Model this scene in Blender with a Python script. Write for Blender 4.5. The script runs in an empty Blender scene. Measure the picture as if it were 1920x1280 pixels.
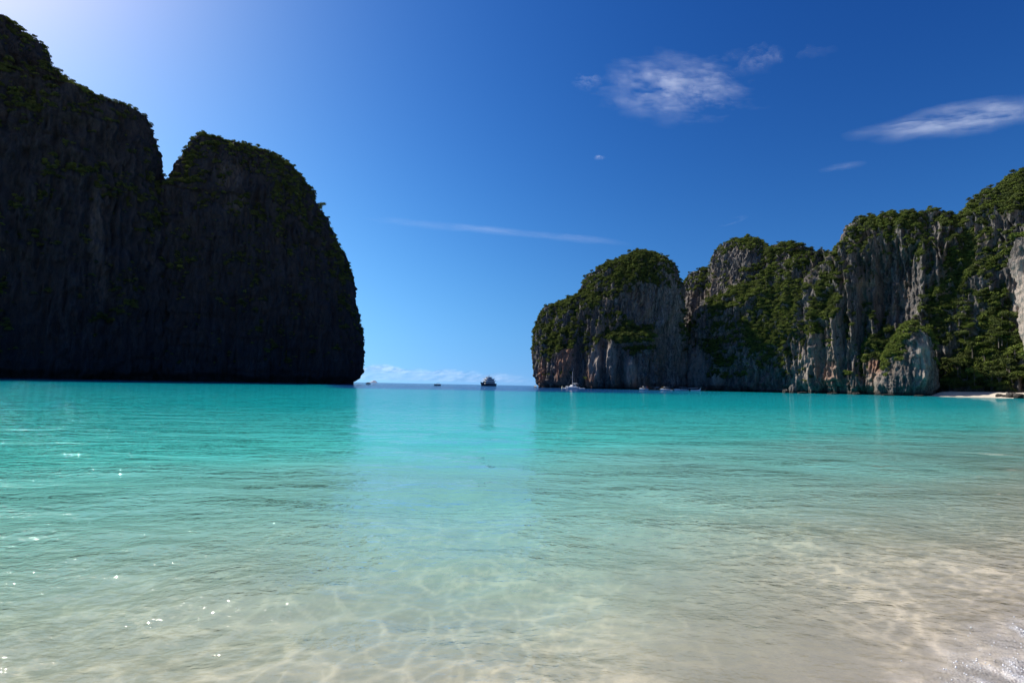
import bpy, math, random
import numpy as np
from mathutils import Vector, Matrix
R = math.radians
S = bpy.context.scene
C = S.collection
rng = np.random.default_rng(11)
random.seed(11)

# ------------------------------------------------------------------ camera
F = 900.0                      # focal length in photo pixels (1920 wide)
CAM_H = 1.7
PITCH, ROLL = R(5.19), R(1.117)
cd = bpy.data.cameras.new('camera'); cam = bpy.data.objects.new('camera', cd); C.objects.link(cam)
cd.sensor_fit = 'HORIZONTAL'; cd.sensor_width = 36; cd.lens = 36 * F / 1920
cd.clip_start = 0.05; cd.clip_end = 60000
fw = np.array([0, math.cos(PITCH), math.sin(PITCH)]); u0 = np.array([0, -math.sin(PITCH), math.cos(PITCH)]); r0 = np.array([1., 0, 0])
rt = math.cos(ROLL) * r0 + math.sin(ROLL) * u0
up = math.cos(ROLL) * u0 - math.sin(ROLL) * r0
cam.matrix_world = Matrix(((rt[0], up[0], -fw[0], 0), (rt[1], up[1], -fw[1], 0), (rt[2], up[2], -fw[2], CAM_H), (0, 0, 0, 1)))
S.camera = cam

# ------------------------------------------------------------------ sky and sun
SUN_AZ, SUN_EL = R(-62), R(45)     # azimuth from +Y towards +X
w = bpy.data.worlds.new('World'); S.world = w; w.use_nodes = True
wn = w.node_tree
sky = wn.nodes.new('ShaderNodeTexSky'); sky.sky_type = 'NISHITA'; sky.sun_disc = False
sky.sun_elevation = SUN_EL; sky.sun_rotation = SUN_AZ
sky.air_density = 1.0; sky.dust_density = 0.35; sky.ozone_density = 3.0; sky.altitude = 0
# a clear tropical sky: the look-up is kept off the hazy horizon band and each colour gets a deeper curve
wtc = wn.nodes.new('ShaderNodeTexCoord'); wsp = wn.nodes.new('ShaderNodeSeparateXYZ'); wcb = wn.nodes.new('ShaderNodeCombineXYZ')
wn.links.new(wtc.outputs['Generated'], wsp.inputs[0])
def wmath(op, a, b=0.0):
    m = wn.nodes.new('ShaderNodeMath'); m.operation = op
    for k, v in enumerate((a, b)):
        if hasattr(v, 'links'): wn.links.new(v, m.inputs[k])
        else: m.inputs[k].default_value = v
    return m.outputs[0]
zz2 = wmath('SQRT', wmath('ADD', wmath('MULTIPLY', wsp.outputs[2], wsp.outputs[2]), .26 ** 2))
wn.links.new(wsp.outputs[0], wcb.inputs[0]); wn.links.new(wsp.outputs[1], wcb.inputs[1]); wn.links.new(zz2, wcb.inputs[2])
wnm = wn.nodes.new('ShaderNodeVectorMath'); wnm.operation = 'NORMALIZE'; wn.links.new(wcb.outputs[0], wnm.inputs[0])
wn.links.new(wnm.outputs[0], sky.inputs[0])
hs = wn.nodes.new('ShaderNodeHueSaturation'); hs.inputs['Saturation'].default_value = 1.25
wn.links.new(sky.outputs[0], hs.inputs['Color'])
SKY_STRENGTH = 0.11
spc = wn.nodes.new('ShaderNodeSeparateColor'); cbc = wn.nodes.new('ShaderNodeCombineColor'); wn.links.new(hs.outputs[0], spc.inputs[0])
low = wmath('POWER', 2.718, wmath('MULTIPLY', wmath('ABSOLUTE', wsp.outputs[2]), -20.0))      # pale band of air just over the sea
for ch, (kk, pw, hz) in enumerate(((6.2, 2.05, .06), (2.9, 1.90, .03), (1.38, 1.48, .0))):
    v = wmath('MULTIPLY', wmath('POWER', wmath('MULTIPLY', spc.outputs[ch], SKY_STRENGTH), pw), kk)
    v = wmath('MINIMUM', v, 2.2)
    v = wmath('ADD', v, wmath('MULTIPLY', low, hz))
    wn.links.new(wmath('DIVIDE', v, SKY_STRENGTH), cbc.inputs[ch])
bg = wn.nodes['Background']; bg.inputs['Strength'].default_value = SKY_STRENGTH
wn.links.new(cbc.outputs[0], bg.inputs['Color'])
sl = bpy.data.lights.new('sun', 'SUN'); sl.energy = 5.0; sl.angle = R(0.53); sl.color = (1.0, 0.95, 0.86)
so = bpy.data.objects.new('sun', sl); C.objects.link(so)
SUN = Vector((math.sin(SUN_AZ) * math.cos(SUN_EL), math.cos(SUN_AZ) * math.cos(SUN_EL), math.sin(SUN_EL)))
so.rotation_euler = SUN.to_track_quat('Z', 'Y').to_euler(); so.location = SUN * 500
S.view_settings.view_transform = 'Standard'; S.view_settings.look = 'None'
S.view_settings.exposure = 0.35; S.view_settings.gamma = 1.0; S.view_settings.use_curve_mapping = False
S.cycles.use_denoising = True
S.cycles.max_bounces = 6; S.cycles.diffuse_bounces = 2; S.cycles.glossy_bounces = 3
S.cycles.transmission_bounces = 4; S.cycles.transparent_max_bounces = 12
S.cycles.caustics_reflective = False; S.cycles.caustics_refractive = False
S.cycles.sample_clamp_indirect = 6

# ------------------------------------------------------------------ helpers
def ray(px, py):
    px = np.asarray(px, float); py = np.asarray(py, float)
    return fw + ((px - 960) / F)[..., None] * rt + ((640 - py) / F)[..., None] * up
def at(px, py, Y):                 # point seen at photo pixel (px,py) at distance Y along +Y
    d = ray(px, py); return d * (Y / d[..., 1])[..., None] + np.array([0, 0, CAM_H])
def at_z(px, py, z):
    d = ray(px, py); return d * ((z - CAM_H) / d[..., 2])[..., None] + np.array([0, 0, CAM_H])
def proj(P):
    q = P - np.array([0, 0, CAM_H]); f = np.maximum(q @ fw, 1e-3)
    return 960 + F * (q @ rt) / f, 640 - F * (q @ up) / f
def on_water(px, Y):               # point of the sea surface in the column px at distance Y
    d = at(px, 725.0, Y); return np.array([d[0], Y, 0.0])

def _hash(ix, iy, iz, seed):
    h = (ix * 374761393 + iy * 668265263 + iz * 2147483647 + seed * 1274126177) & 0xFFFFFFFF
    h = ((h ^ (h >> 13)) * 1274126177) & 0xFFFFFFFF
    return ((h ^ (h >> 16)) & 0xFFFF) / 65535.0
def vnoise(P, seed=0):             # value noise in -1..1
    i = np.floor(P).astype(np.int64); f = P - i; f = f * f * f * (f * (f * 6 - 15) + 10)
    out = 0
    for a in (0, 1):
        wa = f[..., 0] if a else 1 - f[..., 0]
        for b in (0, 1):
            wb = f[..., 1] if b else 1 - f[..., 1]
            for c in (0, 1):
                wc = f[..., 2] if c else 1 - f[..., 2]
                out = out + wa * wb * wc * _hash(i[..., 0] + a, i[..., 1] + b, i[..., 2] + c, seed)
    return out * 2 - 1
def fbm(P, seed=0, octaves=4, gain=0.5, lac=2.03):
    a, t, s = 1.0, 0, 0
    for k in range(octaves):
        t = t + a * vnoise(P, seed + 17 * k); s += a; a *= gain; P = P * lac + 11.3
    return t / s
def cells(P, seed=0):               # F2 - F1 of scattered cell centres in the plane
    i = np.floor(P).astype(np.int64); f1 = np.full(P.shape[:-1], 9.); f2 = f1.copy(); z0 = np.zeros_like(i[..., 0])
    for a in (-1, 0, 1):
        for b in (-1, 0, 1):
            ix = i[..., 0] + a; iy = i[..., 1] + b
            d = np.hypot(ix + _hash(ix, iy, z0, seed) - P[..., 0], iy + _hash(ix, iy, z0 + 7, seed) - P[..., 1])
            f2 = np.where(d < f1, f1, np.minimum(f2, d)); f1 = np.minimum(f1, d)
    return f2 - f1
def sstep(a, b, x):
    t = np.clip((x - a) / (b - a), 0, 1); return t * t * (3 - 2 * t)
def V3(x, y, z): return np.stack(np.broadcast_arrays(x, y, z), -1)

def mesh_np(name, V, Fq, smooth=True):
    m = bpy.data.meshes.new(name); V = np.ascontiguousarray(V, np.float32); Fq = np.ascontiguousarray(Fq, np.int32)
    n, k = Fq.shape
    m.vertices.add(len(V)); m.vertices.foreach_set('co', V.ravel())
    m.loops.add(n * k); m.loops.foreach_set('vertex_index', Fq.ravel())
    m.polygons.add(n); m.polygons.foreach_set('loop_start', np.arange(n, dtype=np.int32) * k)
    m.update(calc_edges=True)
    if smooth: m.shade_smooth()
    return m
def add_attr(m, name, vals, typ='FLOAT'):
    a = m.attributes.new(name, typ, 'POINT'); a.data.foreach_set('value', np.ascontiguousarray(vals, np.float32 if typ == 'FLOAT' else np.int32))
def link(name, m, mat=None, parent=None):
    o = bpy.data.objects.new(name, m); C.objects.link(o)
    if mat is not None and m is not None and not m.materials: m.materials.append(mat)
    if parent is not None: o.parent = parent
    return o
def tag(o, label=None, cat=None, group=None, kind=None):
    if label: o['label'] = label
    if cat: o['category'] = cat
    if group: o['group'] = group
    if kind: o['kind'] = kind
    return o
def empty(name, loc, rz=0.0):
    o = bpy.data.objects.new(name, None); C.objects.link(o); o.empty_display_size = .5
    o.location = loc; o.rotation_euler = (0, 0, rz); return o
def grid_faces(nr, nc, wrap=False):
    i = np.arange(nr * nc).reshape(nr, nc)
    j = np.roll(i, -1, 1) if wrap else None
    if wrap: return np.stack([i[:-1], j[:-1], j[1:], i[1:]], -1).reshape(-1, 4)
    return np.stack([i[:-1, :-1], i[:-1, 1:], i[1:, 1:], i[1:, :-1]], -1).reshape(-1, 4)

class MB:                          # collects simple shapes into ONE mesh
    def __init__(s): s.v = []; s.f = []
    def add(s, v, f):
        b = len(s.v); s.v += [tuple(p) for p in v]; s.f += [tuple(b + i for i in q) for q in f]
    def box(s, x0, x1, y0, y1, z0, z1, tx=0, ty=0):
        v = [(x0, y0, z0), (x1, y0, z0), (x1, y1, z0), (x0, y1, z0), (x0 + tx, y0 + ty, z1), (x1 - tx, y0 + ty, z1), (x1 - tx, y1 - ty, z1), (x0 + tx, y1 - ty, z1)]
        s.add(v, [(3, 2, 1, 0), (4, 5, 6, 7), (0, 1, 5, 4), (1, 2, 6, 5), (2, 3, 7, 6), (3, 0, 4, 7)])
    def tube(s, pts, rad, n=6, cap=True):
        pts = [Vector(p) for p in pts]; rad = rad if hasattr(rad, '__len__') else [rad] * len(pts)
        vs = []; fs = []
        for i, p in enumerate(pts):
            d = (pts[min(i + 1, len(pts) - 1)] - pts[max(i - 1, 0)]).normalized()
            a = d.orthogonal().normalized(); b = d.cross(a)
            for k in range(n):
                t = 2 * math.pi * k / n; vs.append(p + (a * math.cos(t) + b * math.sin(t)) * rad[i])
        for i in range(len(pts) - 1):
            for k in range(n):
                k2 = (k + 1) % n; fs.append((i * n + k, i * n + k2, (i + 1) * n + k2, (i + 1) * n + k))
        if cap: fs += [tuple(range(n - 1, -1, -1)), tuple(range((len(pts) - 1) * n, len(pts) * n))]
        s.add(vs, fs)
    def loft(s, secs, cap=True):   # list of equal-length closed sections
        n = len(secs[0]); vs = [p for q in secs for p in q]; fs = []
        for i in range(len(secs) - 1):
            for k in range(n):
                k2 = (k + 1) % n; fs.append((i * n + k, i * n + k2, (i + 1) * n + k2, (i + 1) * n + k))
        if cap: fs += [tuple(range(n - 1, -1, -1)), tuple(range((len(secs) - 1) * n, len(secs) * n))]
        s.add(vs, fs)
    def build(s, name, mat, parent=None, smooth=False):
        m = bpy.data.meshes.new(name); m.from_pydata(s.v, [], s.f); m.update()
        if smooth: m.shade_smooth()
        return link(name, m, mat, parent)

# ------------------------------------------------------------------ materials
def new_mat(name):
    m = bpy.data.materials.new(name); m.use_nodes = True; nt = m.node_tree; nt.nodes.clear()
    return m, nt, nt.nodes.new('ShaderNodeOutputMaterial')
class N:                           # tiny node helper
    def __init__(s, nt): s.nt = nt
    def n(s, typ, **kw):
        o = s.nt.nodes.new(typ)
        for k, v in kw.items(): setattr(o, k, v)
        return o
    def l(s, a, b): s.nt.links.new(a, b)
    def attr(s, name, typ='GEOMETRY'):
        a = s.n('ShaderNodeAttribute'); a.attribute_name = name; a.attribute_type = typ; return a
    def noise(s, vec, scale, detail=4, rough=.55):
        t = s.n('ShaderNodeTexNoise'); t.inputs['Scale'].default_value = scale; t.inputs['Detail'].default_value = detail; t.inputs['Roughness'].default_value = rough
        if vec is not None: s.l(vec, t.inputs['Vector'])
        return t.outputs['Fac']
    def mapping(s, scale, rot=(0, 0, 0), coord='Object'):
        tc = s.n('ShaderNodeTexCoord'); mp = s.n('ShaderNodeMapping'); mp.inputs['Scale'].default_value = scale; mp.inputs['Rotation'].default_value = rot
        s.l(tc.outputs[coord], mp.inputs['Vector']); return mp.outputs[0]
    def ramp(s, fac, stops, interp='LINEAR'):
        r = s.n('ShaderNodeValToRGB'); e = r.color_ramp.elements; r.color_ramp.interpolation = interp
        while len(e) < len(stops): e.new(0.5)
        for i, (p, c) in enumerate(stops):
            e[i].position = p; e[i].color = (c, c, c, 1) if not hasattr(c, '__len__') else (*c, 1)
        s.l(fac, r.inputs[0]); return r.outputs[0]
    def mix(s, fac, a, b, blend='MIX'):
        m = s.n('ShaderNodeMix'); m.data_type = 'RGBA'; m.blend_type = blend
        for sock, v in ((m.inputs[0], fac), (m.inputs[6], a), (m.inputs[7], b)):
            if hasattr(v, 'default_value') or hasattr(v, 'links'): s.l(v, sock)
            elif hasattr(v, '__len__'): sock.default_value = (*v, 1)
            else: sock.default_value = v
        return m.outputs[2]
    def math(s, op, a, b=0.0, c=None):
        m = s.n('ShaderNodeMath'); m.operation = op
        for k, v in enumerate((a, b) if c is None else (a, b, c)):
            if hasattr(v, 'links'): s.l(v, m.inputs[k])
            else: m.inputs[k].default_value = v
        return m.outputs[0]
    def bump(s, h, dist, strength=1.0, normal=None):
        b = s.n('ShaderNodeBump'); b.inputs['Distance'].default_value = dist; b.inputs['Strength'].default_value = strength
        s.l(h, b.inputs['Height'])
        if normal is not None: s.l(normal, b.inputs['Normal'])
        return b.outputs[0]
def paint(name, col, rough=.5, var=.12, scale=3.0):
    m, nt, out = new_mat(name); q = N(nt); p = q.n('ShaderNodeBsdfPrincipled'); p.inputs['Roughness'].default_value = rough
    f = q.noise(q.mapping((1, 1, 1)), scale, 5)
    c = q.mix(f, tuple(x * (1 - var) for x in col), tuple(min(1, x * (1 + var)) for x in col)); q.l(c, p.inputs['Base Color'])
    q.l(p.outputs[0], out.inputs[0]); return m

def rock_material():
    m, nt, out = new_mat('limestone'); q = N(nt)
    p = q.n('ShaderNodeBsdfPrincipled'); p.inputs['Roughness'].default_value = .9; p.inputs['Specular IOR Level'].default_value = .15
    big = q.noise(q.mapping((.035, .035, .02)), 1, 5)
    streak = q.noise(q.mapping((.50, .50, .065)), 1, 8, .68)
    fine = q.noise(q.mapping((1.5, 1.5, .45)), 1, 6, .65)
    base = q.ramp(streak, [(.32, (.055, .051, .048)), (.45, (.19, .172, .157)), (.56, (.30, .275, .25)), (.70, (.46, .425, .385))])
    base = q.mix(q.ramp(big, [(.35, 0), (.7, .6)]), base, (.085, .079, .074))
    base = q.mix(q.ramp(fine, [(.38, .8), (.56, 0)]), base, (.040, .038, .037))
    tan = q.noise(q.mapping((.07, .07, .03)), 1, 4, .6); base = q.mix(q.ramp(tan, [(.52, 0), (.68, .55)]), base, (.30, .215, .145))
    orange = q.attr('orange').outputs['Fac']
    of = q.math('MULTIPLY', orange, q.ramp(streak, [(.32, .15), (.5, 1)]))
    ocol = q.mix(q.ramp(fine, [(.4, 0), (.65, 1)]), (.30, .145, .085), (.46, .27, .185))
    base = q.mix(of, base, ocol)
    pale = q.math('MULTIPLY', q.attr('pale').outputs['Fac'], q.ramp(streak, [(.3, .2), (.5, 1)]))
    base = q.mix(pale, base, (.50, .415, .34))
    veg = q.attr('veg').outputs['Fac']
    vf = q.ramp(q.math('ADD', q.math('MULTIPLY', veg, .8), q.math('MULTIPLY', fine, .45)), [(.42, 0), (.72, 1)])
    vcol = q.mix(fine, (.022, .034, .011), (.050, .066, .022))
    base = q.mix(vf, base, vcol)
    shade_tint = q.math('MULTIPLY', q.attr('shade_tint').outputs['Fac'], q.ramp(q.noise(q.mapping((.12, .12, .03)), 1, 4), [(.3, .97), (.75, .80)])); shade_tint = q.math('MULTIPLY', shade_tint, q.math('MULTIPLY_ADD', q.attr('pale').outputs['Fac'], -.55, 1.0))
    base = q.mix(shade_tint, base, (.036, .036, .041))                        # backlit shade of the left cliffs painted into the rock colour
    sx = q.n('ShaderNodeSeparateXYZ'); gp = q.n('ShaderNodeNewGeometry'); q.l(gp.outputs['Position'], sx.inputs[0])
    tide = q.ramp(q.math('DIVIDE', q.math('ADD', sx.outputs[2], q.math('MULTIPLY', big, 1.5)), 6.0), [(.32, .8), (.55, 0)])
    base = q.mix(tide, base, (.030, .026, .022))                        # tide stain
    q.l(base, p.inputs['Base Color'])
    h = q.math('ADD', q.math('MULTIPLY', fine, .6), streak)
    q.l(q.bump(h, 2.4, 1.0), p.inputs['Normal'])
    q.l(p.outputs[0], out.inputs[0]); return m
ROCK = rock_material()

def leaf_material(name, dark, light):
    m, nt, out = new_mat(name); q = N(nt)
    oi = q.n('ShaderNodeObjectInfo'); geo = q.n('ShaderNodeNewGeometry')
    n = q.noise(q.mapping((.9, .9, .9)), 1, 3)
    big = q.noise(None, .045, 3); 
    nt.links.new(geo.outputs['Position'], nt.nodes[-1].inputs['Vector'])
    f = q.math('ADD', q.math('MULTIPLY', oi.outputs['Random'], .45), q.math('MULTIPLY', geo.outputs['Random Per Island'], .25))
    f = q.math('ADD', f, q.math('MULTIPLY', big, .55))
    col = q.ramp(f, [(.25, dark), (.62, tuple((a + b) / 2 for a, b in zip(dark, light))), (.95, light)])
    d = q.n('ShaderNodeBsdfDiffuse'); t = q.n('ShaderNodeBsdfTranslucent'); q.l(col, d.inputs[0]); q.l(q.mix(.5, col, (.10, .13, .02)), t.inputs[0])
    mx = q.n('ShaderNodeMixShader'); mx.inputs[0].default_value = .28; q.l(d.outputs[0], mx.inputs[1]); q.l(t.outputs[0], mx.inputs[2])
    q.l(mx.outputs[0], out.inputs[0]); return m
LEAF = leaf_material('jungle_leaves', (.034, .050, .018), (.155, .185, .060))
LEAF2 = leaf_material('bright_leaves', (.065, .095, .020), (.21, .255, .060))
BARK = paint('bark', (.12, .10, .08), .9, .3, 4)

# ------------------------------------------------------------------ vegetation meshes
def leaf_cloud(name, n, centers, leaf, mat, seed, flat=.75):
    g = np.random.default_rng(seed); V = []; Fs = []
    cs = np.array(centers, float)                       # x,y,z,r
    pick = g.choice(len(cs), n, p=cs[:, 3] ** 2 / (cs[:, 3] ** 2).sum())
    for k in range(n):
        c = cs[pick[k]]; d = g.normal(size=3); d /= np.linalg.norm(d)
        if d[2] < -.35: d[2] *= -.6
        p = c[:3] + d * c[3] * g.uniform(.72, 1.05) * np.array([1, 1, flat])
        nn = d * .5 + g.normal(size=3) * .6 + np.array([0, 0, .25]); nn /= np.linalg.norm(nn)
        a = np.cross(nn, g.normal(size=3)); a /= np.linalg.norm(a); b = np.cross(nn, a)
        L = leaf * g.uniform(.6, 1.35); W = L * g.uniform(.5, .85)
        o = len(V)
        V += [p - a * L * .5, p + b * W * .5 - nn * .08 * L, p + a * L * .5 - nn * .2 * L, p - b * W * .5 - nn * .08 * L]
        Fs.append((o, o + 1, o + 2, o + 3))
    m = mesh_np(name, np.array(V), np.array(Fs), smooth=False); m.materials.append(mat); return m
def bush_object(name, seed, mat):
    g = np.random.default_rng(seed)
    cs = [(0, 0, .25, .75)] + [(g.uniform(-.6, .6), g.uniform(-.6, .6), g.uniform(0, .45), g.uniform(.3, .55)) for _ in range(5)]
    return bpy.data.objects.new(name, leaf_cloud(name, 150, cs, .30, mat, seed, 1.0))
BUSHES = [bush_object('shrub_clump', 3, LEAF), bush_object('shrub_clump', 4, LEAF2), bush_object('shrub_clump', 5, LEAF)]

def scatter_nodes():
    ng = bpy.data.node_groups.new('scatter', 'GeometryNodeTree')
    ng.interface.new_socket('Geometry', in_out='INPUT', socket_type='NodeSocketGeometry')
    ng.interface.new_socket('Geometry', in_out='OUTPUT', socket_type='NodeSocketGeometry')
    q = ng.nodes; gi = q.new('NodeGroupInput'); go = q.new('NodeGroupOutput'); j = q.new('GeometryNodeJoinGeometry')
    def named(nm, typ):
        a = q.new('GeometryNodeInputNamedAttribute'); a.data_type = typ; a.inputs['Name'].default_value = nm; return a
    for k, b in enumerate(BUSHES):
        ip = q.new('GeometryNodeInstanceOnPoints'); oi = q.new('GeometryNodeObjectInfo'); oi.inputs['Object'].default_value = b; oi.inputs['As Instance'].default_value = True
        cmp = q.new('FunctionNodeCompare'); cmp.data_type = 'INT'; cmp.operation = 'EQUAL'
        ka = named('kind_index', 'INT'); ng.links.new(ka.outputs[0], cmp.inputs[2]); cmp.inputs[3].default_value = k
        ng.links.new(gi.outputs[0], ip.inputs['Points']); ng.links.new(cmp.outputs[0], ip.inputs['Selection']); ng.links.new(oi.outputs['Geometry'], ip.inputs['Instance'])
        ra = named('spin', 'FLOAT'); cx = q.new('ShaderNodeCombineXYZ'); ng.links.new(ra.outputs[0], cx.inputs[2]); ng.links.new(cx.outputs[0], ip.inputs['Rotation'])
        sa = named('size', 'FLOAT'); ng.links.new(sa.outputs[0], ip.inputs['Scale'])
        ng.links.new(ip.outputs[0], j.inputs[0])
    ng.links.new(j.outputs[0], go.inputs[0]); return ng
SCATTER = scatter_nodes()
def scatter(name, P, size, bright, label):
    m = bpy.data.meshes.new(name); m.vertices.add(len(P)); m.vertices.foreach_set('co', np.ascontiguousarray(P, np.float32).ravel())
    add_attr(m, 'size', size); add_attr(m, 'spin', rng.uniform(0, 6.28, len(P)))
    kind = np.where(rng.random(len(P)) < bright, 1, np.where(rng.random(len(P)) < .5, 0, 2))
    add_attr(m, 'kind_index', kind, 'INT'); m.update()
    o = link(name, m); md = o.modifiers.new('scatter', 'NODES'); md.node_group = SCATTER
    return tag(o, label, 'shrubs', kind='stuff')

# ------------------------------------------------------------------ limestone formations
# patches in photo pixels: (kind, cx, cy, rx, ry, tilt degrees, strength)
PATCH = [
 ('veg', 1185, 500, 95, 50, 0, .55), ('veg', 1100, 560, 70, 30, -38, .5), ('veg', 1050, 620, 40, 55, 10, .45), ('veg', 1190, 632, 62, 22, 5, 1.0),
 ('veg', 1225, 615, 20, 40, 0, .5), ('veg', 1020, 660, 22, 45, 0, .4), ('bare', 1205, 575, 36, 42, 0, 1.0), ('bare', 1250, 640, 26, 90, 0, 1.1), ('bare', 1150, 690, 80, 34, 0, 1.0),
 ('orange', 1058, 680, 16, 48, 12, 1.0), ('orange', 1016, 700, 8, 32, 8, .9), ('orange', 1108, 712, 14, 26, 0, .8), ('pale', 1115, 680, 14, 40, 0, .55), ('orange', 1185, 712, 12, 26, -10, .55), ('pale', 1145, 670, 12, 36, 0, .45), ('pale', 1180, 700, 16, 34, -8, .45),
 ('veg', 1450, 595, 42, 88, 32, 1.1), ('veg', 1380, 555, 75, 16, -26, .9), ('veg', 1320, 650, 28, 26, 0, .5), ('veg', 1365, 690, 40, 22, 0, .45), ('veg', 1430, 670, 40, 20, 0, .5), ('veg', 1375, 460, 40, 14, 0, .7), ('veg', 1480, 490, 50, 26, 0, .45), ('veg', 1410, 500, 22, 14, 0, .5),
 ('pale', 1345, 706, 12, 22, 0, .8), ('pale', 1300, 690, 28, 40, 0, .35), ('pale', 1505, 690, 26, 44, 0, .5), ('pale', 1560, 650, 40, 70, 0, .25), ('bare', 1300, 690, 32, 45, 0, .6), ('bare', 1560, 670, 50, 50, 0, .6), ('bare', 1395, 480, 30, 22, 0, .8), ('bare', 1310, 560, 26, 40, 0, .5),
 ('orange', 1548, 700, 24, 26, 0, .6), ('orange', 1640, 690, 14, 22, 0, .8), ('orange', 1500, 640, 8, 30, 0, .35),
 ('veg', 1545, 560, 26, 70, 20, .8), ('veg', 1700, 410, 110, 22, 0, .8), ('veg', 1660, 455, 16, 30, 0, .6), ('veg', 1640, 650, 34, 36, 0, .8), ('bare', 1680, 540, 42, 80, 0, .9),
 ('veg', 1785, 520, 28, 110, 24, .9), ('veg', 1850, 420, 40, 60, 20, .45), ('veg', 1900, 370, 60, 30, -30, .6), ('veg', 1860, 480, 30, 30, 0, .6), ('veg', 1860, 580, 60, 40, 0, .8), ('veg', 1860, 670, 90, 60, 0, 1.1), ('bare', 1830, 560, 18, 50, 0, .5), ('veg', 1760, 610, 22, 40, 0, .8),
 ('veg', 1675, 655, 24, 42, 24, 1.2), ('pale', 1730, 680, 16, 48, 0, .8), ('pale', 1640, 712, 20, 18, 0, .4), ('bare', 1732, 675, 18, 55, 0, .8),
 ('pale', 1912, 580, 20, 120, 0, 1.0), ('bare', 1912, 580, 22, 130, 0, .9),
 ('veg', 430, 265, 90, 22, 12, .8), ('veg', 370, 300, 30, 40, 35, .8), ('veg', 560, 340, 70, 22, 45, .6), ('veg', 640, 500, 18, 110, 0, .4), ('veg', 200, 215, 60, 14, 10, .7), ('veg', 80, 100, 70, 20, 42, .7), ('veg', 160, 180, 60, 16, 35, .7), ('pale', 430, 330, 30, 30, 0, .4), ('pale', 180, 420, 14, 70, 0, .35), ('pale', 440, 380, 26, 20, 0, .35), ('pale', 190, 520, 12, 60, 0, .3),
]
def patch(kind, X, Y):
    out = np.zeros_like(X)
    for k, cx, cy, rx, ry, a, s in PATCH:
        if k != kind: continue
        a = R(a); dx = X - cx; dy = Y - cy
        u = (dx * math.cos(a) + dy * math.sin(a)) / rx; v = (-dx * math.sin(a) + dy * math.cos(a)) / ry
        out = np.maximum(out, s * (1 - sstep(.55, 1.25, np.sqrt(u * u + v * v))))
    return out

class Plane:                       # upright reference plane Y = Y0 + k (X - X0)
    def __init__(s, px, Y0, k):
        s.k = k; s.X0 = float(at(px, 700.0, Y0)[0]); s.Y0 = Y0; nn = math.hypot(1, k)
        s.e = np.array([1, k]) / nn; s.n = np.array([k, -1]) / nn
    def hit(s, px, py):
        d = ray(px, py); t = (s.Y0 - s.k * s.X0) / (d[..., 1] - s.k * d[..., 0])
        P = d * t[..., None] + np.array([0, 0, CAM_H])
        return (P[..., 0] - s.X0) * s.e[0] + (P[..., 1] - s.Y0) * s.e[1], P[..., 2]

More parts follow.
